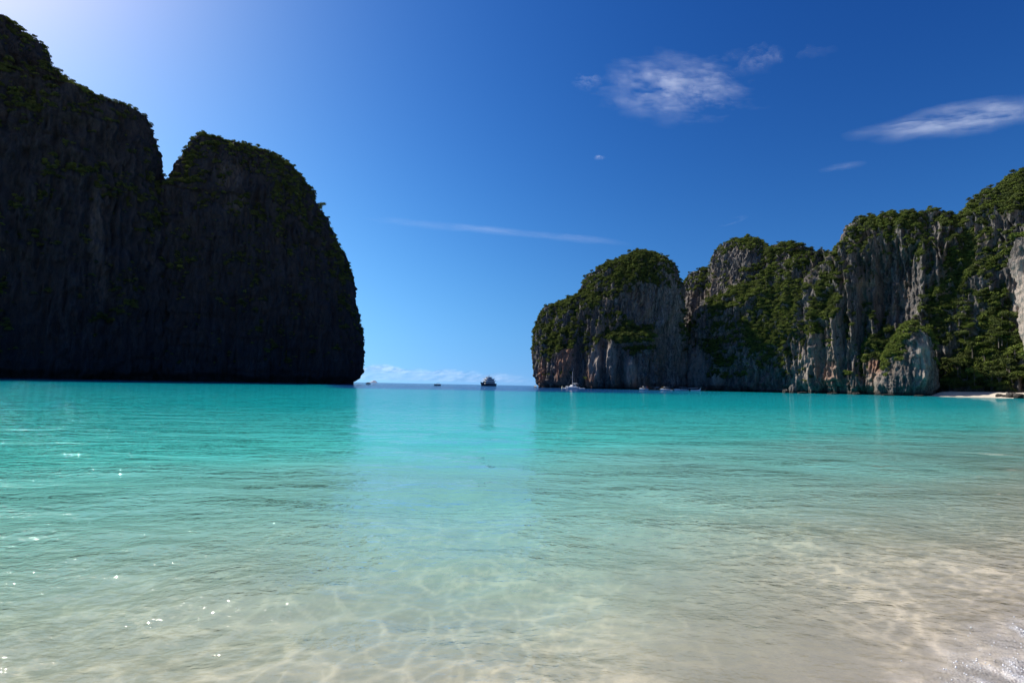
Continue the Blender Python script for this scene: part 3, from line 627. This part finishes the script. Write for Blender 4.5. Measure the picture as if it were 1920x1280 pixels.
# ------------------------------------------------------------------ jungle trees one can tell apart
CROWNS = []
for k in range(6):
    g = np.random.default_rng(60 + k); h = g.uniform(4.2, 5.4)
    cs = [(0, 0, h, 2.0)] + [(2.0 * math.cos(t) * g.uniform(.6, 1.1), 2.0 * math.sin(t) * g.uniform(.6, 1.1), h + g.uniform(-1.3, .7), g.uniform(1.0, 1.6)) for t in g.uniform(0, 6.28, 7)]
    CROWNS.append((leaf_cloud('crown', 800, cs, .50, LEAF2 if k % 3 == 0 else LEAF, 70 + k, .7), cs))
TRUNKS = []
for cr, cs in CROWNS:
    t = MB(); top = Vector(cs[0][:3]); t.tube([(0, 0, -.8), (.1, .05, 1.4), (.05, -.1, 2.9), tuple(top)], [.26, .2, .16, .07], 7)
    for c in cs[1:5]:
        t.tube([(.05, -.1, 2.6), ((c[0]) * .5, c[1] * .5, (c[2] + 2.6) / 2 + .1), tuple(c[:3])], [.11, .08, .04], 5)
    m = bpy.data.meshes.new('trunk'); m.from_pydata(t.v, [], t.f); m.update(); m.materials.append(BARK); TRUNKS.append(m)
def tree(P, sc, label, group, k=None):
    k = int(rng.integers(0, 6)) if k is None else k
    t = empty('jungle_tree', tuple(P), rng.uniform(0, 6.28)); t.scale = (sc, sc, sc * rng.uniform(.85, 1.15))
    link('crown', CROWNS[k][0], None, t); link('trunk', TRUNKS[k], None, t)
    return tag(t, label, 'tree', group)
ROCKD = []
for nm, V, Fq, nrm, cover in ALL_ROCK:
    a, b = proj(V); front = (nrm * (np.array([0, 0, CAM_H]) - V)).sum(1) > 0
    ROCKD.append((V, a, b, front, np.hypot(V[:, 0], V[:, 1]), nrm, cover))
def rock_point(i, px, py, tol=3.5):
    V, a, b, fr, dist, nrm, cov = ROCKD[i]
    c = np.where((np.abs(a - px) < tol) & (np.abs(b - py) < tol) & fr)[0]
    return None if len(c) == 0 else V[c[np.argmin(dist[c])]]
def skyline_point(i, px, tol=2.5):
    V, a, b, fr, dist, nrm, cov = ROCKD[i]
    c = np.where(np.abs(a - px) < tol)[0]
    return None if len(c) == 0 else V[c[np.argmin(b[c])]]
# order of ALL_ROCK: 0 tallest left, 1 headland, 2 island, 3 knobbly, 4 ribbed, 5 high right, 6 outcrop, 7 pillar
def skyline(i, pxs, sc, label, group):
    for p in pxs:
        P = skyline_point(i, p)
        lab = label if isinstance(label, str) else next(t for lim, t in label if p < lim)
        if P is not None: tree(P - np.array([0, 0, 1.3]), rng.uniform(*sc) * (.8 if i < 2 else 1), lab, group)
skyline(0, [28, 47, 66, 78, 96, 112, 124, 137, 151, 163, 178, 190, 205, 218, 232, 246, 258, 272, 284, 296], (.45, .8), ((110, 'small dark tree on the steep top edge of the tallest shaded cliff'), (195, 'small dark tree on the slope below the steep top of the tallest shaded cliff'), (999, 'small dark tree on the flat shoulder of the tallest cliff above the notch')), 'trees on the tallest left cliff')
skyline(1, [362, 372, 384, 398, 412, 427, 440, 456, 470, 486, 500, 514, 528, 541, 553, 566, 580, 592, 603, 618, 632, 642], (.45, .85), ((430, 'small dark tree on the summit of the shaded headland beside the notch'), (550, 'small dark tree on the sloping back of the shaded headland'), (999, 'small dark tree on the steep seaward edge of the shaded headland')), 'trees on the shaded headland')
P = skyline_point(1, 606)
tree(P - np.array([0, 0, .5]), 1.15, 'largest lone tree leaning out of the right shoulder of the headland', None, 2)
skyline(2, [1020, 1032, 1047, 1062, 1078, 1094, 1108, 1122, 1138, 1152, 1166, 1180, 1196, 1210, 1224, 1240, 1253, 1266], (.4, .75), ((1090, 'small green tree on the low seaward shoulder of the dome-shaped island'), (1170, 'small green tree on the rising flank of the dome-shaped island'), (9999, 'small green tree on the rounded crest of the dome-shaped island')), 'trees on the island crest')
skyline(3, [1290, 1306, 1338, 1352, 1370, 1388, 1404, 1420, 1440, 1456, 1476, 1492, 1510, 1524, 1540], (.35, .65), ((1330, 'small tree on the low knob next to the dome-shaped island'), (1430, 'small tree on the highest round knob of the knobbly cliff'), (9999, 'small tree on the twin bumps of the knobbly skyline next to the ribbed cliff')), 'trees on the knobbly skyline')
skyline(4, [1604, 1614, 1626, 1640, 1654, 1668, 1682, 1698, 1712, 1728, 1744, 1758, 1772, 1786], (.3, .55), ((1660, 'small tree at the corner of the flat top of the ribbed cliff facing the knobs'), (9999, 'small tree on the flat top of the ribbed cliff near the highest cliff')), 'trees on the ribbed cliff')
skyline(5, [1800, 1815, 1829, 1842, 1856, 1870, 1884, 1897, 1911], (.35, .65), 'small tree on the rising skyline of the highest right cliff', 'trees on the highest right cliff')
g = np.random.default_rng(4); cnt = 0
while cnt < 95:
    px = g.uniform(1762, 1925); py = g.uniform(590, 748)
    if py < 590 + max(0, (1800 - px)) * 1.5: continue
    P = rock_point(5, px, py)
    cnt += 1
    if P is None or P[2] < 1.5: continue
    k = int(g.integers(0, 6)); sc = g.uniform(.8, 1.45)
    where = 'low on the jungle slope just above the small beach' if P[2] < 14 else ('halfway up the jungle slope behind the small beach' if P[2] < 30 else 'high on the jungle slope behind the small beach')
    tree(P + np.array([-.6, -.6, -1.6]), sc, ('large ' if sc > 1.12 else 'small ') + ('yellowish green ' if k % 3 == 0 else 'dark green ') + 'tree ' + where, 'jungle trees behind the beach', k)
for k in range(26):                # the front row stands on the sand
    px = 1766 + k * 5.4 + g.uniform(-1.5, 1.5); q = shore_line(px, g.uniform(-5, 0))
    tree((q[0], q[1], 2.4), g.uniform(.6, 1.05), 'low leafy tree at the back edge of the small beach, ' + ('beside the pointed outcrop' if k < 8 else ('in the middle' if k < 17 else 'near the pale pillar')), 'trees edging the beach')
for i, px, py, sc, lab in ((4, 1590, 706, 1.0, 'round bright green bush-like tree low on the ribbed cliff'), (4, 1508, 712, .6, 'small green tree just above the pinnacle rock'), (2, 1093, 708, .6, 'small bright tree beside the orange stain of the island'), (5, 1716, 600, .9, 'slim yellowish tree behind the pointed outcrop')):
    P = rock_point(i, px, py, 5)
    if P is not None: tree(P + np.array([-.3, -1.0, -1.2]), sc, lab, None, 0)

# ------------------------------------------------------------------ boats
WHITE = paint('white_gelcoat', (.80, .80, .79), .3, .04); NAVY = paint('navy_hull', (.022, .030, .055), .35, .15); GLASS = paint('dark_glazing', (.012, .014, .018), .12, .1)
GREY = paint('grey_metal', (.30, .31, .32), .4, .1); WOOD = paint('brown_planks', (.16, .075, .035), .6, .25); CANVAS = paint('grey_canvas', (.55, .55, .55), .9, .08); BLACK = paint('black_rubber', (.02, .02, .022), .6, .1)
BLUE = paint('blue_stripe', (.05, .16, .42), .4, .1); RED = paint('red_cloth', (.50, .05, .05), .8, .15); YELLOW = paint('yellow_cloth', (.70, .48, .06), .8, .15); SKIFF = paint('dark_boat_paint', (.035, .040, .050), .5, .2)
def hull(L, B, H, draft=.4, sheer=.25, prow=0.0, mat=None, parent=None, flare=.72, name='hull', y0=0.0):
    secs = []
    for k in range(15):
        t = k / 14; x = -L / 2 + L * t
        wd = B / 2 * (1 - max(0, (t - .45) / .55) ** 2.2) * (.86 + .14 * min(1, t / .3)); wd = max(wd, .02)
        top = H * (1 + sheer * max(0, (t - .5) * 2) ** 2) + prow * max(0, (t - .8) / .2) ** 1.6
        kx = draft * (1 - max(0, (t - .75) / .25) ** 1.5)
        x2 = x + (.08 * L * max(0, (t - .7) / .3) ** 2)
        secs.append([(x2, y0 - wd, top), (x, y0 - wd * flare, -kx * .2), (x, y0 - wd * .3, -kx), (x, y0 + wd * .3, -kx), (x, y0 + wd * flare, -kx * .2), (x2, y0 + wd, top), (x2, y0 + wd * .82, top - .08), (x2, y0 - wd * .82, top - .08)])
    m = MB(); m.loft(secs); return m.build(name, mat, parent, True)
def rail(x0, x1, y, z, h, n, parent):
    m = MB()
    for k in range(n): x = x0 + (x1 - x0) * k / (n - 1); m.tube([(x, y, z), (x, y, z + h)], .03, 5)
    m.tube([(x0, y, z + h), (x1, y, z + h)], .03, 5); m.tube([(x0, y, z + h * .5), (x1, y, z + h * .5)], .02, 5)
    return m.build('railing', GREY, parent)
def bx(name, mat, parent, *a, **k):
    m = MB(); m.box(*a, **k); return m.build(name, mat, parent)

def heading(dx, dy): return math.atan2(dy, dx)
t = empty('cruise_yacht', on_water(915, 600), heading(-.62, -.78)); tag(t, 'large dark-hulled yacht with stacked white decks on the open sea', 'yacht')
hull(25, 8.4, 3.2, 1.0, .35, .5, NAVY, t, .8)
bx('deck', WHITE, t, -11.5, 9.5, -3.3, 3.3, 3.05, 3.3, tx=.2, ty=.2)
s1 = bx('saloon', WHITE, t, -9.5, 6.2, -3.2, 3.2, 3.3, 5.7, tx=.3, ty=.15)
for y in (-3.13, 3.13):
    for k in range(6): bx('window', GLASS, s1, -9 + k * 2.4, -7.1 + k * 2.4, y - .06, y + .06, 3.9, 5.2)
for k in range(3): bx('window', GLASS, s1, 5.98, 6.12, -2.9 + k * 2.0, -1.1 + k * 2.0, 3.8, 5.3)
bx('deck_overhang', WHITE, t, -11, 8.6, -3.8, 3.8, 5.7, 6.5, tx=.2, ty=.2)
s2 = bx('upper_saloon', WHITE, t, -8.4, 4.4, -2.9, 2.9, 6.5, 8.4, tx=.4, ty=.2)
for y in (-2.8, 2.8):
    for k in range(4): bx('window', GLASS, s2, -7.8 + k * 2.9, -5.3 + k * 2.9, y - .07, y + .07, 6.9, 8.0)
for k in range(3): bx('window', GLASS, s2, 4.1, 4.3, -2.5 + k * 1.75, -.95 + k * 1.75, 6.9, 8.1)
bx('sun_deck', WHITE, t, -9.6, 6.2, -3.3, 3.3, 8.4, 9.1, tx=.2, ty=.2)
s3 = bx('wheelhouse', WHITE, t, -4.8, 2.4, -2.3, 2.3, 9.1, 10.9, tx=.5, ty=.3)
for y in (-2.12, 2.12): bx('window', GLASS, s3, -3.9, 1.4, y - .08, y + .08, 9.6, 10.6)
bx('window', GLASS, s3, 1.95, 2.22, -1.9, 1.9, 9.6, 10.6)
bx('hardtop', GREY, t, -5.6, 3.0, -2.6, 2.6, 10.9, 11.2, tx=.1, ty=.1)
m = MB(); m.tube([(-1.5, 0, 11.2), (-1.8, 0, 14.6)], [.16, .06], 8); m.tube([(-1.6, -1.1, 12.8), (-1.6, 1.1, 12.8)], .06, 6); m.box(-1.5, -.7, -.9, .9, 12.2, 12.5); m.tube([(-3.2, 1.2, 11.2), (-3.3, 1.2, 13.6)], .04, 5); m.tube([(-3.2, -1.2, 11.2), (-3.3, -1.2, 13.4)], .04, 5); m.build('mast', GREY, t)
for y in (-3.6, 3.6): rail(-10.6, 8.0, y, 6.5, 1.0, 14, t)
for y in (-3.15, 3.15): rail(-9.2, 5.6, y, 9.1, 1.0, 12, t)

def outboard(parent, x, y):
    m = MB(); m.box(x - .55, x, y - .22, y + .22, .7, 1.35, tx=.06, ty=.05); m.box(x - .35, x - .12, y - .08, y + .08, -.3, .7); return m.build('outboard_motor', BLACK, parent)
def speedboat(px, Y, L, hx, hy, label, hullm, roofm, group):
    t = empty('speedboat', on_water(px, Y), heading(hx, hy)); B = L * .3
    hull(L, B, 1.05, .4, .35, 0, hullm, t)
    bx('stripe', BLUE if hullm is WHITE else WHITE, t, -L * .48, L * .12, -B * .5, B * .5, .55, .72)
    bx('foredeck', WHITE, t, L * .12, L * .36, -B * .26, B * .26, 1.0, 1.35, tx=.2, ty=.15)
    ws = bx('windscreen', GLASS, t, L * .06, L * .13, -B * .36, B * .36, 1.05, 1.75, tx=.12, ty=.1)
    rf = bx('roof', roofm, t, -L * .36, L * .10, -B * .44, B * .44, 2.45, 2.6, tx=.1, ty=.08)
    m = MB()
    for x in (-L * .33, -L * .1, L * .07):
        for y in (-B * .4, B * .4): m.tube([(x, y, .95), (x, y, 2.46)], .04, 6)
    m.build('roof_post', GREY, t)
    for k in range(3): bx('bench', CANVAS, t, -L * .34 + k * L * .13, -L * .34 + k * L * .13 + .5, -B * .34, B * .34, .95, 1.3)
    outboard(t, -L * .5, -.4); outboard(t, -L * .5, .4)
    return tag(t, label, 'boat', group)
def longtail(px, Y, L, hx, hy, label, hullm, roofm, sash, group):
    t = empty('longtail_boat', on_water(px, Y), heading(hx, hy)); B = L * .19
    hull(L, B, .75, .3, .5, 1.9, hullm, t, .6)
    m = MB(); m.tube([(L * .52, 0, 1.7), (L * .575, 0, 2.7), (L * .60, 0, 3.5)], [.14, .12, .09], 6); pr = m.build('prow', hullm, t)
    m = MB(); m.tube([(L * .565, 0, 2.35), (L * .58, 0, 2.8)], .22, 8); m.tube([(L * .59, .1, 2.4), (L * .60, .14, 1.6)], [.1, .04], 5); m.build('sash', sash, pr)
    secs = []
    for x in (-L * .3, -L * .1, L * .1, L * .22):
        secs.append([(x, B * .5 * math.cos(a), 1.95 + .28 * math.sin(a)) for a in np.linspace(0, math.pi, 7)] + [(x, -B * .5 * math.cos(a), 1.9 + .26 * math.sin(a)) for a in np.linspace(0, math.pi, 7)])
    m = MB(); m.loft(secs); m.build('canopy', roofm, t)
    m = MB()
    for x in (-L * .28, -L * .04, L * .2):
        for y in (-B * .44, B * .44): m.tube([(x, y, .6), (x, y, 1.98)], .035, 5)
    m.build('canopy_post', WOOD, t)
    for k in range(3): bx('bench', WOOD, t, -L * .24 + k * L * .15, -L * .24 + k * L * .15 + .35, -B * .38, B * .38, .55, .65)
    m = MB(); m.box(-L * .45, -L * .36, -.25, .25, .8, 1.35); m.tube([(-L * .45, 0, 1.1), (-L * .8, .3, .1)], .05, 6); m.build('engine', GREY, t)
    return tag(t, label, 'boat', group)

speedboat(820, 500, 6.6, -.9, -.35, 'small dark boat with a dark rounded cover alone on the open sea', SKIFF, SKIFF, None)
# sailing catamaran
t = empty('sailing_catamaran', on_water(1074, 372), heading(-.93, -.37)); tag(t, 'white sailing catamaran with bare mast moored before the orange stained island foot', 'boat')
for y in (-2.0, 2.0): hull(9.5, 1.5, 1.5, .4, .2, 0, WHITE, t, .75, 'hull', y)
bx('bridge_deck', WHITE, t, -4.0, 2.4, -2.2, 2.2, .9, 1.5, tx=.1, ty=.05)
cb = bx('cabin', WHITE, t, -2.2, 1.9, -1.9, 1.9, 1.5, 2.7, tx=.6, ty=.3)
for y in (-1.74, 1.74): bx('window', GLASS, cb, -1.4, 1.0, y - .08, y + .08, 1.85, 2.3)
bx('window', GLASS, cb, 1.4, 1.72, -1.3, 1.3, 1.85, 2.35)
bx('bimini', CANVAS, t, -4.3, -1.6, -1.8, 1.8, 3.35, 3.5, tx=.15, ty=.15)
m = MB(); [m.tube([(x, y, 1.5), (x, y, 3.4)], .04, 5) for x in (-4.1, -2.0) for y in (-1.6, 1.6)]; m.build('bimini_frame', GREY, t)
m = MB(); m.tube([(.4, 0, 2.6), (.3, 0, 13.2)], [.12, .07], 8); m.tube([(.35, -1.1, 8.5), (.35, 1.1, 8.5)], .04, 5); m.build('mast', WHITE, t)
m = MB(); m.tube([(.3, 0, 3.9), (-3.8, 0, 4.1)], .09, 7); m.tube([(.2, 0, 4.08), (-3.7, 0, 4.3)], .17, 8); m.build('boom', CANVAS, t)
m = MB(); m.tube([(.3, 0, 13.1), (4.8, 0, 1.5)], .018, 4); m.tube([(.3, 0, 13.1), (-3.9, -2.2, 1.5)], .018, 4); m.tube([(.3, 0, 13.1), (-3.9, 2.2, 1.5)], .018, 4); m.build('rigging', GREY, t)
def dinghy(px, Y, L, hx, hy, label):
    t = empty('dinghy', on_water(px, Y), heading(hx, hy)); hull(L, L * .42, .55, .2, .3, 0, WHITE, t); bx('bench', GREY, t, -.3, .1, -L * .15, L * .15, .42, .5); outboard(t, -L * .5, 0)
    return tag(t, label, 'boat')
dinghy(1091, 368, 4.6, .95, -.2, 'small white dinghy astern of the sailing catamaran')
dinghy(1058, 374, 3.6, .9, -.3, 'tiny white dinghy between the buoy and the catamaran')
t = empty('mooring_buoy', on_water(1054, 355)); tag(t, 'upright pale yellow buoy left of the sailing catamaran', 'buoy')
m = MB(); m.loft([[(rr_ * math.cos(a), rr_ * math.sin(a), z_) for a in np.linspace(0, 6.283, 12, endpoint=False)] for rr_, z_ in ((.3, -.4), (.55, -.1), (.6, .4), (.35, .8), (.3, 1.5), (.1, 1.7))]); m.build('float', paint('buoy_paint', (.72, .66, .40), .5), t)
m = MB(); m.tube([(0, 0, 1.7), (0, 0, 2.3)], .05, 6); m.build('light_post', GREY, t)
speedboat(1004, 560, 4.6, .5, -.8, 'tiny dark boat far out left of the dome-shaped island', SKIFF, SKIFF, None)
speedboat(1207, 372, 7.2, -.95, -.3, 'white-roofed speedboat at the left end of the moored row', WHITE, WHITE, None)
longtail(1222, 376, 8.0, -.9, -.4, 'dark longtail boat just right of the leftmost speedboat in the moored row', WOOD, SKIFF, RED, None)
longtail(1233, 378, 7.2, .6, -.8, 'brown longtail with grey canopy in the middle of the moored row', WOOD, CANVAS, YELLOW, None)
speedboat(1247, 370, 7.8, -.97, -.25, 'white speedboat with grey roof at the middle of the moored row', WHITE, CANVAS, None)
dinghy(1259, 366, 2.6, -.8, -.6, 'small white dinghy in the gap of the moored row')
speedboat(1277, 374, 11.5, -.97, -.2, 'long white tour boat with a full-length white roof, biggest of the moored row', WHITE, WHITE, None)
longtail(1295, 378, 7.5, .9, -.4, 'longtail boat right behind the long tour boat', SKIFF, CANVAS, RED, None)
longtail(1304, 372, 7.2, .8, -.6, 'longtail with white hull second from the right end of the moored row', WHITE, CANVAS, YELLOW, None)
longtail(1313, 376, 7.8, .95, -.3, 'brown longtail at the right end of the moored row', WOOD, SKIFF, RED, None)

# ------------------------------------------------------------------ far island on the horizon
IX = np.linspace(-1, 1, 60); IY = np.linspace(-1, 1, 14)
gx, gy = np.meshgrid(IX, IY); hgt = np.maximum(0, 1 - np.abs(gx) ** 2.2) * np.maximum(0, 1 - gy ** 2) * (30 + 14 * fbm(V3(gx * 3, gy * 2, 0 * gx), 71, 3))
c = on_water(700, 7600)
fi = mesh_np('far_island', np.stack([c[0] + gx * 62, c[1] + gy * 50, hgt - 1], -1).reshape(-1, 3), grid_faces(14, 60))
m, nt, out = new_mat('hazed_far_rock'); q = N(nt); d = q.n('ShaderNodeBsdfDiffuse'); q.l(q.mix(q.noise(q.mapping((.05, .05, .05)), 1), (.42, .46, .50), (.55, .58, .60)), d.inputs[0]); q.l(d.outputs[0], out.inputs[0])  # haze of the distance put into the pale bluish rock colour
tag(link('far_island', fi, m), 'tiny pale island on the horizon beside the headland tip', 'island')

# ------------------------------------------------------------------ foam where the ripples run out in the near corner
fx = np.arange(1.9, 5.2, .014); fy = np.arange(1.9, 5.0, .014); gx, gy = np.meshgrid(fx, fy)
so_ = offshore(gx, gy) + .16 * fbm(V3(gx / .5, gy / .5, 0 * gx), 81, 4)
dens = sstep(.62, .10, so_) * sstep(-.5, -.1, so_) * (.35 + .65 * sstep(-.25, .35, fbm(V3(gx / .16, gy / .16, 0 * gx), 82, 4)))
hz = .012 + .022 * dens * (1 + fbm(V3(gx / .06, gy / .06, 0 * gx), 83, 3)) + np.maximum(0, -depth_at(gx, gy))
fm = mesh_np('sea_foam', np.stack([gx, gy, hz], -1).reshape(-1, 3), grid_faces(len(fy), len(fx))[(dens[:-1, :-1] > .03).ravel()])
add_attr(fm, 'thickness', dens.ravel())
m, nt, out = new_mat('foam'); q = N(nt)
d = q.n('ShaderNodeBsdfPrincipled'); d.inputs['Base Color'].default_value = (.72, .72, .74, 1); d.inputs['Roughness'].default_value = .3
vz = q.n('ShaderNodeTexVoronoi'); vz.inputs['Scale'].default_value = 70; q.l(q.mapping((1, 1, 1)), vz.inputs['Vector']); q.l(q.bump(vz.outputs['Distance'], .012), d.inputs['Normal'])
tr = q.n('ShaderNodeBsdfTransparent'); mx = q.n('ShaderNodeMixShader'); al = q.math('MULTIPLY', q.attr('thickness').outputs['Fac'], .6); q.l(al, mx.inputs[0]); q.l(tr.outputs[0], mx.inputs[1]); q.l(d.outputs[0], mx.inputs[2]); q.l(mx.outputs[0], out.inputs[0])
tag(link('sea_foam', fm, m), 'thin froth where the ripples run out at the near corner', 'foam', kind='stuff')
ci = rng.choice(dens.size, 1100, p=(dens ** 2).ravel() / (dens ** 2).sum()); ph = (1 + 5 ** .5) / 2
ico = np.array([(-1, ph, 0), (1, ph, 0), (-1, -ph, 0), (1, -ph, 0), (0, -1, ph), (0, 1, ph), (0, -1, -ph), (0, 1, -ph), (ph, 0, -1), (ph, 0, 1), (-ph, 0, -1), (-ph, 0, 1)]) / math.hypot(1, ph)
icf = np.array([(0, 11, 5), (0, 5, 1), (0, 1, 7), (0, 7, 10), (0, 10, 11), (1, 5, 9), (5, 11, 4), (11, 10, 2), (10, 7, 6), (7, 1, 8), (3, 9, 4), (3, 4, 2), (3, 2, 6), (3, 6, 8), (3, 8, 9), (4, 9, 5), (2, 4, 11), (6, 2, 10), (8, 6, 7), (9, 8, 1)])
rb = rng.uniform(.002, .006, len(ci)); cc = np.stack([gx.ravel()[ci], gy.ravel()[ci], hz.ravel()[ci]], -1)
bv = cc[:, None] + ico[None] * rb[:, None, None]; bf = icf[None] + (np.arange(len(ci)) * 12)[:, None, None]
m, nt, out = new_mat('bubble'); q = N(nt); d = q.n('ShaderNodeBsdfPrincipled'); d.inputs['Base Color'].default_value = (.75, .76, .78, 1); d.inputs['Roughness'].default_value = .08; q.l(d.outputs[0], out.inputs[0])
tag(link('foam_bubbles', mesh_np('foam_bubbles', bv.reshape(-1, 3), bf.reshape(-1, 3)), m), 'glistening bubbles in the froth at the near corner', 'foam', kind='stuff')

# ------------------------------------------------------------------ clouds: thin drifting layers high above the bay
m, nt, out = new_mat('cloud_vapour'); q = N(nt); CLOUD = m
tl = q.n('ShaderNodeBsdfTranslucent'); tl.inputs[0].default_value = (.93, .94, .97, 1); df_ = q.n('ShaderNodeBsdfDiffuse'); df_.inputs[0].default_value = (.9, .92, .95, 1)
mm = q.n('ShaderNodeMixShader'); mm.inputs[0].default_value = .35; q.l(tl.outputs[0], mm.inputs[1]); q.l(df_.outputs[0], mm.inputs[2])
tr = q.n('ShaderNodeBsdfTransparent'); mx = q.n('ShaderNodeMixShader'); q.l(q.attr('thickness').outputs['Fac'], mx.inputs[0]); q.l(tr.outputs[0], mx.inputs[1]); q.l(mm.outputs[0], mx.inputs[2]); q.l(mx.outputs[0], out.inputs[0])
def cloud(cx, cy, rx, ry, tilt, dens, label, H=2600, layers=2, fiber=(1, 1), seed=0, power=1.0, fill=0.0):
    Vs = []; Fs = []; Ds = []; o = 0; nu, nv = 150, 70
    for k in range(layers):
        u, v = np.meshgrid(np.linspace(-1.35, 1.35, nu), np.linspace(-1.35, 1.35, nv)); a = R(tilt)
        px = cx + u * rx * math.cos(a) - v * ry * math.sin(a); py = cy + u * rx * math.sin(a) + v * ry * math.cos(a)
        P = at_z(px, py, H + 45.0 * k)
        nz_ = fbm(V3(u * rx / 26 / fiber[0] + 5 * k, v * ry / 15 / fiber[1], 0 * u + 3.1 * k), 1000 + seed + k, 6, .58)
        nb = fbm(V3(u * rx / 60 / fiber[0] + 2 * k, v * ry / 30 / fiber[1], 0 * u), 1100 + seed + k, 3)
        rad = np.sqrt(u * u + v * v) + .5 * nb + .25 * nz_
        D = np.clip(dens * sstep(1.2, .1, rad) * np.clip(fill + .42 + 1.7 * nz_, 0, 1.4) ** power, 0, .85)
        P[..., 2] += 40 * nz_
        fc = grid_faces(nv, nu); keep = (D[:-1, :-1] > .004).ravel()
        Vs.append(P.reshape(-1, 3)); Ds.append(D.ravel()); Fs.append(fc[keep] + o); o += nu * nv
    me = mesh_np('cloud', np.concatenate(Vs), np.concatenate(Fs)); add_attr(me, 'thickness', np.concatenate(Ds))
    return tag(link('cloud', me, CLOUD), label, 'cloud')
cloud(1262, 168, 138, 62, 0, .15, 'puffy oval white cloud, largest in the upper sky', layers=3, seed=1, fill=.02, fiber=(1.5, .9))
cloud(1100, 153, 36, 16, 4, .12, 'small wisp of cloud left of the puffy oval cloud', layers=1, seed=2, fill=.2)
cloud(1430, 112, 120, 26, -8, .07, 'broken wisps of cloud right of the puffy oval cloud', layers=1, seed=3)
cloud(1805, 224, 170, 28, -8, .19, 'long feathery white cloud at the right edge above the cliffs', layers=2, fiber=(3.2, .9), seed=4, fill=.2)
cloud(900, 430, 235, 9, 5.5, .085, 'thin pale streak of cloud slanting over the open sea', layers=1, fiber=(4, 1.2), seed=5, fill=.4)
cloud(1124, 295, 15, 6, 0, .2, 'tiny cloud tuft below the puffy oval cloud', layers=1, seed=6, fill=.3)
cloud(1372, 414, 34, 7, -17, .16, 'faint slanting cloud streak above the knobbly skyline', layers=1, fiber=(3, 1), seed=7, fill=.3)
cloud(1578, 314, 44, 7, -9, .05, 'faint cloud streak above the ribbed cliff', layers=1, fiber=(3, 1), seed=8, fill=.3)
# bank of far clouds low over the sea
Vs = []; Fs = []; Ds = []; o = 0
for k in range(3):
    u, v = np.meshgrid(np.linspace(0, 1, 260), np.linspace(0, 1, 40))
    px = 560 + 460 * u; base_y = 719 + (px - 850) * .0195 - 2
    py = base_y - v * 36
    P = at(px, py, 16000 + 500 * k)
    nt_ = fbm(V3(px / 26 + 7 * k, py / 9, 0 * px + k), 1200 + k, 5, .55); top = .62 + .26 * fbm(V3(px / 60 + 3 * k, 0 * px, 0 * px + k), 1210 + k, 3) - .0016 * np.abs(px - 720) + .12
    D = sstep(top + .06, top - .10, v + .16 * nt_) * (.08 + .13 * sstep(.35, .75, v) * np.clip(.6 + nt_, 0, 1)) * sstep(0, .08, u) * sstep(1, .8, u) * sstep(0, .12, v)
    P[..., 1] += 200 * nt_
    Vs.append(P.reshape(-1, 3)); Ds.append(D.ravel()); Fs.append(grid_faces(40, 260) + o); o += px.size
me = mesh_np('cloud_bank', np.concatenate(Vs), np.concatenate(Fs)); add_attr(me, 'thickness', np.concatenate(Ds))
tag(link('cloud_bank', me, CLOUD), 'low pale bank of clouds along the sea horizon', 'cloud')
